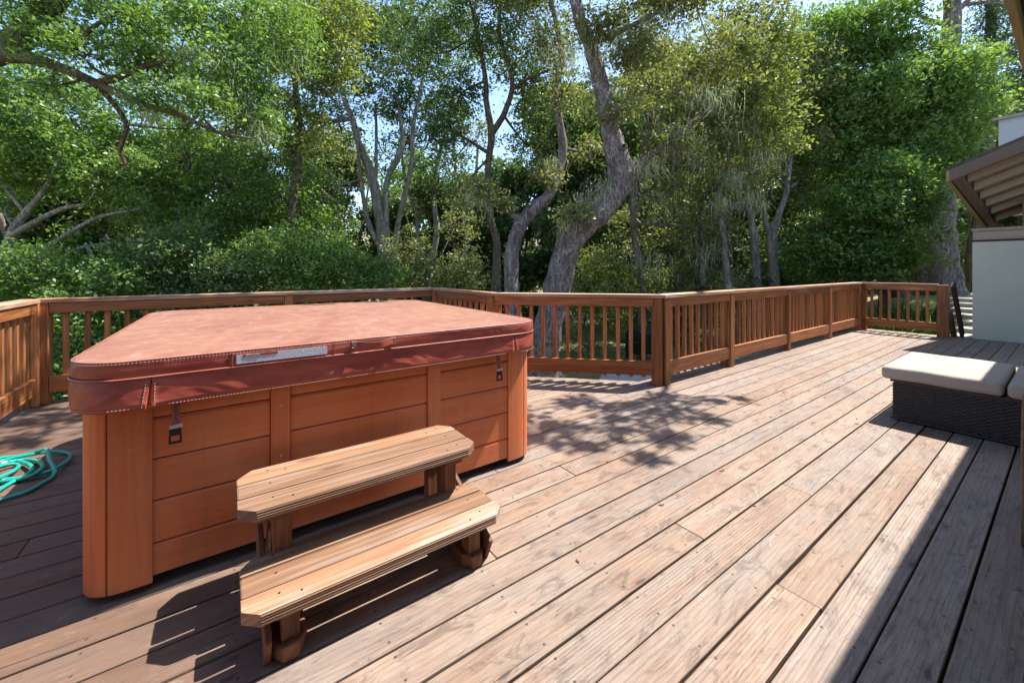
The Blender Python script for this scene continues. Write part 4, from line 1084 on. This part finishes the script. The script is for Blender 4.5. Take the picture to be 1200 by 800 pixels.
# -- big limb reaching in from the left
limb, _ = tree('wide oak whose thick limb reaches in over the deck at the upper left', 'oak_tree', [
    [(-330, 380, 6.6, 75), (-300, 250, 6.5, 66), (-210, 150, 6.4, 56), (-110, 95, 6.3, 48), (-40, 70, 6.2, 40), (0, 62, 6.2, 29), (42, 70, 6.1, 15), (85, 85, 6.0, 12), (127, 104, 5.9, 10), (170, 123, 5.8, 8), (212, 136, 5.7, 6), (255, 155, 5.7, 5), (295, 163, 5.6, 3)],
    [(-30, 66, 6.2, 32), (15, 50, 6.2, 31), (42, 26, 6.2, 26), (66, 2, 6.2, 22), (110, -50, 6.2, 18), (190, -110, 6.2, 12)],
    [(100, 92, 6.0, 8), (125, 112, 6.1, 7), (148, 146, 6.2, 6), (141, 178, 6.3, 5), (152, 200, 6.4, 3)],
    [(118, 96, 5.9, 9), (136, 92, 5.9, 9), (170, 78, 5.9, 5), (210, 68, 5.8, 3)],
    [(60, 30, 6.2, 10), (75, 60, 6.1, 8), (112, 30, 6, 5), (150, 8, 5.9, 3)]],
    [(60, 25, 6.3, 60, 30, 60), (150, 20, 6.2, 70, 34, 90), (240, 20, 6.0, 60, 36, 80), (180, 70, 6.1, 60, 22, 50), (270, 80, 6.0, 56, 40, 70), (300, 140, 6.2, 42, 28, 42), (220, 150, 6.6, 40, 22, 26), (330, 40, 6.6, 60, 44, 80), (120, -50, 6.2, 140, 40, 120), (-80, 20, 6.4, 80, 50, 50), (150, 185, 6.8, 26, 16, 16), (20, 40, 5.6, 30, 24, 18), (90, 60, 5.5, 36, 20, 18), (170, 110, 5.4, 30, 16, 12), (240, 120, 5.4, 36, 18, 18), (60, 100, 5.7, 30, 12, 8)],
    M['leaf_green'], M['brown_bark'], size=.052, nleaf=26, sig=.11, sides=14)
lichen(limb, [(270, 120, 5.9, 36), (250, 70, 5.9, 30), (220, 60, 5.9, 20), (330, 70, 6.3, 40), (300, 150, 6, 24), (180, 130, 5.9, 18)], 50, .26, .010)

tree('low spreading oak with smooth grey limbs fanning out at the left edge', 'oak_tree', [
    [(-30, 350, 9.3, 24), (-8, 325, 9.2, 16), (6, 300, 9.2, 14), (18, 268, 9.1, 12), (30, 250, 9.1, 9), (50, 225, 9, 6), (70, 190, 9, 4)],
    [(-20, 345, 9.2, 9), (30, 305, 9, 7), (62, 285, 8.9, 6), (100, 262, 8.8, 5), (125, 252, 8.8, 4), (165, 245, 8.8, 2)],
    [(15, 275, 9.1, 8), (45, 258, 8.9, 7), (75, 244, 8.8, 6), (100, 240, 8.8, 3)],
    [(0, 330, 9, 6), (45, 318, 8.9, 5), (90, 292, 8.8, 4), (130, 285, 8.8, 2)],
    [(110, 345, 8.6, 7), (112, 318, 8.6, 6), (108, 300, 8.6, 5), (100, 285, 8.6, 3)],
    [(128, 345, 8.6, 6), (130, 300, 8.6, 5), (125, 275, 8.7, 3)]],
    [(30, 130, 9.4, 70, 44, 120), (95, 150, 9.2, 50, 50, 110), (40, 195, 9.2, 64, 34, 110), (110, 205, 9, 40, 26, 40), (-40, 150, 9.4, 60, 70, 90), (20, 235, 10, 40, 14, 14), (155, 245, 9, 26, 20, 16), (60, 90, 9.6, 60, 26, 50)],
    M['leaf_green'], M['pale_bark'], size=.075, nleaf=26, sig=.14)

tree('yellow green oak crown standing tall between the left limb and the pale stems', 'oak_tree', [
    [(345, 350, 10.2, 16), (342, 260, 10.2, 12), (350, 170, 10.2, 10), (345, 90, 10.2, 7), (335, 20, 10.2, 4)],
    [(345, 180, 10.2, 7), (310, 130, 10, 5), (290, 80, 10, 3)]],
    [(330, 40, 10.1, 60, 50, 120), (375, 70, 9.8, 48, 44, 110), (300, 120, 10.2, 60, 40, 90), (350, 150, 10, 46, 36, 60), (390, 20, 10, 50, 36, 80), (240, 90, 10.6, 50, 40, 60)],
    M['leaf_yellow'], M['brown_bark'], size=.075, nleaf=26, sig=.14)
tree('dark bay tree filling the gap behind the drooping left limb', 'bay_tree', [
    [(230, 350, 10.6, 16), (228, 280, 10.6, 12), (220, 200, 10.6, 9), (215, 130, 10.6, 6)]],
    [(215, 190, 10.7, 60, 46, 110), (270, 220, 10.5, 60, 44, 110), (180, 240, 10.3, 46, 36, 70), (330, 230, 10.6, 50, 44, 90), (250, 280, 10.1, 70, 36, 120), (180, 110, 11.2, 60, 40, 80), (370, 270, 10.8, 44, 36, 70)],
    M['leaf_green'], M['brown_bark'], size=.075, nleaf=26, sig=.14, dens=.9)

tree('slim pale oak with several crooked forked stems between the pale clump and the brown oak', 'oak_tree', [
    [(500, 350, 14.5, 11), (505, 310, 14.5, 9), (512, 270, 14.5, 8), (508, 225, 14.5, 7), (515, 180, 14.5, 5), (530, 130, 14.5, 3)],
    [(512, 275, 14.5, 6), (528, 250, 14.4, 5), (535, 215, 14.4, 5), (532, 170, 14.4, 4), (545, 120, 14.4, 2)],
    [(505, 315, 14.5, 6), (490, 285, 14.6, 5), (488, 250, 14.6, 5), (476, 215, 14.7, 4), (470, 175, 14.7, 3)],
    [(540, 350, 14, 8), (538, 318, 14, 7), (548, 285, 14, 6), (543, 250, 14, 5), (556, 215, 14, 4), (560, 170, 14, 3)],
    [(548, 285, 14, 4), (562, 268, 13.9, 3), (572, 240, 13.9, 3)],
    [(405, 350, 15, 8), (410, 310, 15, 7), (402, 270, 15, 6), (392, 240, 15, 4), (372, 218, 15, 3)]],
    [(520, 120, 14.5, 34, 26, 34), (480, 165, 14.8, 24, 18, 16), (560, 160, 14, 26, 22, 24), (535, 215, 14.8, 24, 16, 12), (575, 225, 13.9, 16, 14, 10), (500, 240, 15, 20, 14, 10)],
    M['leaf_olive'], M['pale_bark'], size=.08, nleaf=20, sig=.15)

# -- right of the leaning oak
tree('olive oak hung with pale lichen right of the leaning oak', 'oak_tree', [
    [(752, 370, 11, 12), (750, 320, 11, 9), (742, 262, 11, 9), (745, 210, 11, 8), (760, 150, 11, 6), (775, 80, 11, 4)],
    [(745, 225, 11, 5), (735, 190, 11, 4), (715, 150, 11, 3)],
    [(755, 170, 11, 5), (790, 140, 10.8, 4), (830, 110, 10.6, 3)]],
    [(760, 90, 11, 60, 40, 80), (800, 150, 10.8, 64, 40, 90), (840, 60, 10.6, 60, 50, 90), (740, 40, 11, 50, 40, 50), (800, 215, 10.6, 56, 34, 60), (860, 130, 10.2, 40, 46, 66), (750, 265, 11.5, 50, 34, 50), (820, 270, 10.8, 50, 34, 60), (870, 200, 10.4, 40, 36, 40), (690, 110, 11.6, 40, 36, 40), (885, 30, 10, 46, 36, 60)],
    M['leaf_olive'], M['oak_bark'], size=.075, nleaf=22, sig=.16)
lich_t, _ = tree('thin trunked oak draped in lichen behind the tall corner post', 'oak_tree', [
    [(854, 345, 10.2, 10), (852, 320, 10.2, 8), (846, 262, 10.2, 8), (842, 225, 10.2, 6), (856, 180, 10.2, 5), (862, 120, 10.1, 3)],
    [(846, 262, 10.2, 5), (862, 240, 10, 4), (872, 238, 10, 2)],
    [(824, 335, 10.8, 7), (822, 270, 10.8, 6), (826, 215, 10.8, 4)]],
    [(870, 90, 10, 40, 34, 50), (900, 60, 9.8, 34, 40, 60), (905, 120, 9.9, 36, 34, 50), (850, 170, 10.2, 34, 22, 20), (915, 165, 10, 30, 20, 26)],
    M['leaf_yellow'], M['oak_bark'], size=.08, nleaf=20, sig=.14)
lichen(lich_t, [(858, 205, 9.9, 14), (845, 235, 10, 12), (780, 230, 10.5, 34), (820, 180, 10.3, 40), (870, 150, 10, 34), (760, 300, 10.8, 30), (830, 290, 10.4, 34), (880, 230, 10, 24), (800, 90, 10.2, 36), (760, 130, 10.4, 34), (850, 60, 9.9, 30), (720, 110, 10, 30), (900, 180, 9.9, 24)], 75, .45, .014)
tree('twin trunked grey oak beyond the middle of the long railing', 'oak_tree', [
    [(889, 350, 12.6, 16), (887, 330, 12.6, 12), (883, 275, 12.6, 10), (875, 230, 12.6, 7), (868, 180, 12.6, 4)],
    [(908, 350, 12.5, 15), (907, 320, 12.5, 13), (904, 280, 12.5, 14), (913, 250, 12.4, 8), (921, 225, 12.4, 7), (926, 180, 12.4, 7), (928, 130, 12.4, 5)],
    [(905, 290, 12.5, 8), (898, 262, 12.5, 7), (893, 235, 12.5, 4)]],
    [(900, 130, 12.4, 50, 44, 70), (940, 90, 12.4, 44, 40, 70), (935, 160, 12.2, 40, 28, 40), (880, 210, 12.6, 40, 28, 30), (930, 220, 13, 30, 34, 26), (900, 80, 12.4, 40, 34, 40)],
    M['leaf_olive'], M['pale_bark'], size=.085, nleaf=22, sig=.16)
tree('tall dense bay tree with a broad bright crown left of the green walled wing', 'bay_tree', [
    [(1050, 360, 13.5, 22), (1048, 290, 13.5, 18), (1040, 200, 13.5, 14), (1030, 120, 13.5, 10), (1020, 40, 13.5, 6)]],
    [(960, 60, 13.2, 60, 46, 190), (1020, 40, 12.8, 56, 44, 190), (1000, 120, 12.6, 70, 50, 240), (1075, 100, 12.4, 56, 50, 220), (1120, 130, 12.2, 34, 50, 130), (1085, 180, 12.2, 50, 44, 170), (1130, 90, 12.4, 24, 40, 60), (960, 170, 13, 44, 50, 130), (930, 110, 13, 34, 40, 80), (1030, 200, 12.6, 50, 40, 110)],
    M['leaf_green'], M['brown_bark'], size=.095, nleaf=26, sig=.17)
tree('lower bushy bay tree in front of the dense tree, its top lit bright green', 'bay_tree', [
    [(1035, 365, 11, 12), (1035, 320, 11, 10), (1032, 260, 11, 8), (1030, 220, 11, 5)]],
    [(1035, 205, 10.8, 34, 24, 90), (1010, 240, 10.8, 46, 34, 150), (1065, 235, 10.8, 34, 30, 110), (990, 290, 11, 46, 34, 120), (1045, 285, 11, 46, 36, 150), (950, 300, 11.4, 34, 30, 60), (1010, 325, 11, 50, 20, 60)],
    M['leaf_green'], M['brown_bark'], size=.078, nleaf=26, sig=.14)
euc, _ = tree('massive shaggy grey eucalyptus trunk near the far end post', 'eucalyptus_tree', [
    [(1102, 352, 14.5, 54), (1100, 330, 14.5, 44), (1098, 290, 14.5, 38), (1099, 250, 14.5, 36), (1104, 150, 14.6, 28), (1112, 60, 14.8, 22), (1116, 20, 15, 18), (1118, -60, 15, 12), (1120, -200, 15, 6)],
    [(1115, 20, 15, 9), (1130, 5, 15, 6), (1165, -30, 15, 4)], [(1114, 30, 15, 8), (1085, 22, 15, 4), (1055, 5, 15, 3)], [(1117, 8, 15, 6), (1150, 4, 15, 4), (1190, 8, 15, 3)]],
    [(1150, -60, 15, 60, 40, 60), (1060, -60, 15, 60, 40, 50), (1180, -10, 14.8, 36, 20, 30), (1050, 0, 15, 20, 10, 6)],
    M['leaf_blue'], M['euc_bark'], size=.13, nleaf=18, sig=.25, sides=24, flute=.08, aspect=.22)
tree('dark trunked eucalyptus with blue green foliage above the wing roof', 'eucalyptus_tree', [
    [(1140, 352, 16, 12), (1138, 300, 16, 11), (1146, 260, 16, 12), (1157, 180, 16, 14), (1158, 85, 16, 13), (1162, 10, 16, 10), (1165, -80, 16, 6)],
    [(1150, 270, 16, 7), (1140, 240, 16, 5), (1120, 210, 16, 3)], [(1158, 60, 16, 6), (1175, 45, 15.8, 5), (1200, 38, 15.6, 3)], [(1158, 120, 16, 5), (1180, 112, 16, 4), (1210, 118, 16, 3)]],
    [(1185, 40, 15.6, 30, 34, 80), (1200, 90, 15.6, 36, 30, 80), (1175, 5, 15.6, 26, 18, 30), (1240, 60, 15.6, 50, 60, 90), (1150, 30, 16, 16, 16, 14), (1215, 130, 16, 30, 14, 20)],
    M['leaf_blue'], M['brown_bark'], size=.13, nleaf=20, sig=.22, aspect=.25)

# -- its long limb reaches high over the deck, above the picture, and throws the dappled patch on the boards
def over_limb(root, pts, rad, H, tip, spots, bm, lm, nl=11, ls=.075):
    mb = MB(); mb.tube(pts, rad, 10, wob=.08)
    V = []; F = []; T = []; n0 = 0
    for (x, y, r) in spots:
        z = H+random.uniform(-.25, .5); c = np.array([x+SUN.x/SUN.z*z, y+SUN.y/SUN.z*z, z])
        mb.tube([np.array(tip)+rng.standard_normal(3)*.15, (np.array(tip)+c)/2+rng.standard_normal(3)*.1, c], [.022, .016, .007], 5, sub=3)
        ns = int(17*(r/.3)**1.5)+4; d = rng.standard_normal((ns, 3)); d /= np.linalg.norm(d, axis=1)[:, None]
        q = c+d*np.array([r, r*.85, r*.5])*(rng.uniform(.1, 1, ns)**.5)[:, None]
        for e in q[:7]: mb.tube([c, (c+e)/2+rng.standard_normal(3)*.04, e], [.009, .007, .004], 4, sub=2)
        v, f, t = leaf_cloud(q, nl, .048, ls, .9, .6); V.append(v); F.append(f+n0); T.append(t); n0 += len(v)
    mesh_np('overhanging_foliage', np.concatenate(V), np.concatenate(F), M[lm], root, np.concatenate(T))
    mb.build('overhanging_limb', M[bm], root)
p0 = P(1106, 60, 14.6)
over_limb(euc, [p0, p0+np.array([-1.0, -.2, 1.6]), (10.9, 2.3, 9.6), (9.2, 2.1, 8.4), (7.9, 2.0, 7.0), (6.9, 1.9, 5.8), (6.2, 1.8, 5.4)], [.14, .12, .09, .07, .045, .03, .012], 5.4, (6.4, 1.75, 5.4),
          [(2.1, 2.35, .32), (2.4, 1.95, .32), (2.8, 2.25, .30), (3.05, 1.95, .26), (3.4, 2.2, .24), (3.65, 1.95, .13), (2.6, 1.68, .20), (1.9, 2.7, .30), (2.6, 2.7, .26), (3.2, 1.7, .10), (1.75, 2.35, .2), (2.0, 2.0, .2), (2.2, 1.6, .12), (3.95, 1.82, .06)], 'euc_bark', 'leaf_green')
p0 = P(668, -60, 7.0)
over_limb(oak, [p0, p0+np.array([-.8, .1, .5]), (2.9, 4.6, 6.1), (2.2, 4.4, 5.9), (1.8, 4.3, 5.6)], [.09, .07, .05, .035, .02], 5.5, (2.2, 4.4, 5.6),
          [(-1.35, 4.9, .34), (-1.3, 4.3, .30), (-.9, 4.75, .26), (-.6, 5.2, .3), (-1.5, 3.9, .26), (-.7, 4.35, .16), (-1.1, 5.5, .36), (.2, 4.05, .14), (.7, 4.1, .16), (1.2, 3.95, .10), (-1.55, 5.4, .35), (-.1, 4.6, .2)], 'oak_bark', 'leaf_olive')

# -- understorey: shrubs right behind the railings
def shrub(label, blobs, mat, size=.06, nleaf=26, sig=.12, dens=1.0, cat='shrub', name='shrub'):
    b = blobs_px(blobs); c = b[0][0]; root = thing(name, label, cat, (c[0], c[1], float(height(c[0], c[1]))), 'shrubs behind the railing')
    mb = MB(); base = np.array(root.location)
    anch = [(base+np.array([random.uniform(-.2, .2), random.uniform(-.2, .2), .1]), .04) for _ in range(4)]
    crown(root, b, mat, size, nleaf, dens, sig, 'foliage', mb, anch); mb.build('stems', M['brown_bark'], root)
    return root
shrub('dark shrub massed behind the left corner post of the deck', [(40, 320, 8, 70, 34, 130), (100, 380, 7.6, 60, 40, 110), (20, 400, 7.6, 50, 40, 90), (150, 330, 8, 50, 34, 90), (-60, 340, 8, 60, 50, 80), (100, 430, 7.4, 60, 30, 70)], M['leaf_green'], dens=1.0)
shrub('dark green shrub behind the back railing left of centre', [(210, 300, 8.4, 56, 34, 130), (270, 320, 8.4, 50, 28, 110), (220, 350, 8.4, 60, 30, 100), (160, 300, 8.6, 40, 24, 60)], M['leaf_dark'])
shrub('wide leafy shrub behind the middle of the back railing', [(330, 300, 9, 56, 34, 130), (390, 310, 9, 50, 32, 120), (440, 325, 9, 44, 22, 80), (360, 345, 9, 70, 24, 90)], M['leaf_green'])
shrub('pale leaved shrub beneath the pale stems', [(500, 325, 10, 40, 22, 60), (545, 315, 10.5, 30, 26, 44), (480, 290, 12, 34, 24, 30), (535, 262, 12, 26, 34, 26)], M['leaf_olive'])
shrub('sunlit green bush right of the leaning trunk, seen through the diagonal railing', [(690, 350, 10.5, 40, 30, 80), (730, 340, 11, 44, 30, 80), (700, 310, 11, 34, 24, 50), (655, 385, 9.8, 20, 18, 26), (715, 372, 11.5, 34, 16, 40)], M['leaf_yellow'])
shrub('grey green bush behind the sunny railing left of the twin trunks', [(790, 330, 11.5, 44, 34, 80), (840, 340, 11.5, 40, 30, 70), (800, 375, 11.5, 50, 22, 50)], M['leaf_olive'])
shrub('dark thicket between the twin trunks and the bay tree', [(940, 320, 13.5, 44, 34, 100), (900, 300, 14.5, 44, 40, 80), (960, 270, 14, 34, 30, 50), (870, 340, 13, 40, 24, 50), (950, 355, 12, 60, 18, 70)], M['leaf_dark'], size=.085, sig=.16)
shrub('light green shrub beyond the far railing beside the hut', [(1060, 325, 17, 22, 22, 50), (1075, 300, 17, 22, 24, 40), (1130, 300, 20, 26, 30, 50)], M['leaf_yellow'], size=.1, sig=.18)
def strap_plants():
    for i, (px, py) in enumerate(((1012, 388), (1022, 382), (1032, 390), (1044, 384), (1056, 390), (1068, 384), (1078, 390), (1090, 386), (1018, 398), (1050, 398), (1084, 398), (1036, 376), (1062, 374), (1008, 378))):
        Y = 9.6+random.uniform(-.5, 1.2); c = P(px, 380, Y); g = float(height(c[0], c[1]))
        root = thing('strap_leaf_plant', 'clump of arching strap leaves behind the short far railing', 'plant', (c[0], c[1], g), 'strap leaved plants behind the far railing')
        V = []; T = []
        for k in range(70):
            a = random.uniform(0, 6.28); L = random.uniform(.8, 1.35); bend = random.uniform(.3, .9); w = .017; d = np.array([math.cos(a), math.sin(a), 0]); s = np.array([-d[1], d[0], 0])*w
            p = np.array([c[0], c[1], g])+d*random.uniform(0, .12); q = p; tn = random.random()
            for j in range(5):
                f = (j+1)/5; q2 = p+d*(bend*L*f*f*.7)+np.array([0, 0, L*(f-.45*bend*f**3)]); w0 = 1-.12*j; w1 = 1-.12*(j+1) if j < 4 else .1
                V += [q-s*w0, q+s*w0, q2+s*w1, q2-s*w1]; T.append(tn); q = q2
        V = np.array(V); mesh_np('leaves', V, np.arange(len(V)).reshape(-1, 4), M['strap_leaf'], root, np.array(T))
strap_plants()

# grass patches on the ground behind the railing
def grass():
    n = 26000
    Y = rng.uniform(7.9, 17, n); px = rng.uniform(600, 1000, n)
    X = (px-600)/FPX*Y; x = X*SY+Y*CY; y = -X*CY+Y*SY
    keep = (np.sin(x*1.3+y*.7)+np.cos(y*1.9-x*.4)+rng.standard_normal(n)*.6 > -.3) & ~((x > 3.5) & (y < 4.2) & (x < 12) & (Y < 8.6)); x, y = x[keep], y[keep]; n = len(x)
    z = height(x, y); h = rng.uniform(.04, .16, n); a = rng.uniform(0, 6.28, n); w = .006
    d = np.stack([np.cos(a), np.sin(a), 0*a], 1); p = np.stack([x, y, z-.01], 1); tip = p+np.stack([rng.standard_normal(n)*.04, rng.standard_normal(n)*.04, h], 1)
    V = np.stack([p-d*w, p+d*w, tip+d*w*.3, tip-d*w*.3], 1).reshape(-1, 3)
    o = mesh_np('grass', V, np.arange(n*4).reshape(-1, 4), M['grass'], None, rng.uniform(0, 1, n)); tag(o, 'short sunlit grass on the ground beyond the diagonal railing', 'grass', kind='stuff')
grass()

# -- the wood behind: two kinds of tree copied through the canyon
protos = []
for j, (mat, bk) in enumerate((('leaf_dark', 'brown_bark'), ('leaf_green', 'oak_bark'), ('leaf_olive', 'oak_bark'))):
    root = thing('woodland_tree', 'x', 'tree', (0, 0, 0), 'trees of the wood behind')
    mb = MB(); anch = []
    for k in range(3):
        a = k*2.1+j; pts = [(0, 0, -.3), (.15*math.cos(a), .15*math.sin(a), 1.5), (.6*math.cos(a), .6*math.sin(a), 3.6), (1.3*math.cos(a+.4), 1.3*math.sin(a+.4), 6), (1.6*math.cos(a), 1.6*math.sin(a), 8.2)]
        rad = [.17, .13, .10, .07, .03]; mb.tube(pts, rad, 8, wob=.08); anch += [(np.array(p), r_) for p, r_ in zip(pts[2:], rad[2:])]
    bl = []
    for k in range(21):
        a = random.uniform(0, 6.28); z = random.uniform(1.0, 9.5); rr = random.uniform(.6, 2.7)*(1 if z < 8.5 else .6)
        bl.append((np.array([rr*math.cos(a), rr*math.sin(a), z]), (random.uniform(.9, 1.4),)*2+(random.uniform(.7, 1.0),), 60))
    c_ = crown(root, bl, M[mat], .16, 13, 1.0, .2, 'crown', mb, anch); t_ = mb.build('trunk', M[bk], root); protos.append((root, c_, t_))
spots = []
for px, Y in ((-40, 15), (60, 14), (150, 16), (240, 14.5), (310, 17), (395, 19), (465, 20), (540, 16), (600, 18), (660, 15.5), (720, 17), (800, 16), (860, 18), (930, 18), (1000, 18), (1050, 20.5), (1150, 24), (1210, 21), (20, 22), (120, 23), (210, 24), (300, 25), (510, 26), (570, 24), (690, 25), (760, 24), (840, 25), (960, 26), (1130, 28), (1240, 27), (-140, 18), (-260, 20), (640, 34), (90, 34), (780, 38), (1060, 36), (1180, 38), (1320, 24)):
    spots.append((px+random.uniform(-8, 8), Y))
cols = ['deep green', 'fresh green', 'olive green']
for i, (px, Y) in enumerate(spots):
    j = i % 3 if i not in (7, 8) else 0
    r0, c0, t0 = protos[j]
    if i < 3: r_, ks = r0, None
    else:
        r_ = r0.copy(); COL.objects.link(r_)
        for ch in (c0, t0): c2 = ch.copy(); COL.objects.link(c2); c2.parent = r_
    p = P(px, 315, Y); g = float(height(p[0], p[1])); r_.location = (p[0], p[1], g); s = random.uniform(.8, 1.1)*(1+max(0, Y-20)*.006)
    r_.scale = (s, s, s*random.uniform(.95, 1.2)); r_.rotation_euler = (0, 0, random.uniform(0, 6.28))
    r_['label'] = '%s woodland tree standing among many others in the wood behind' % cols[j]
    r_['group'] = '%s trees of the wood behind' % cols[j]
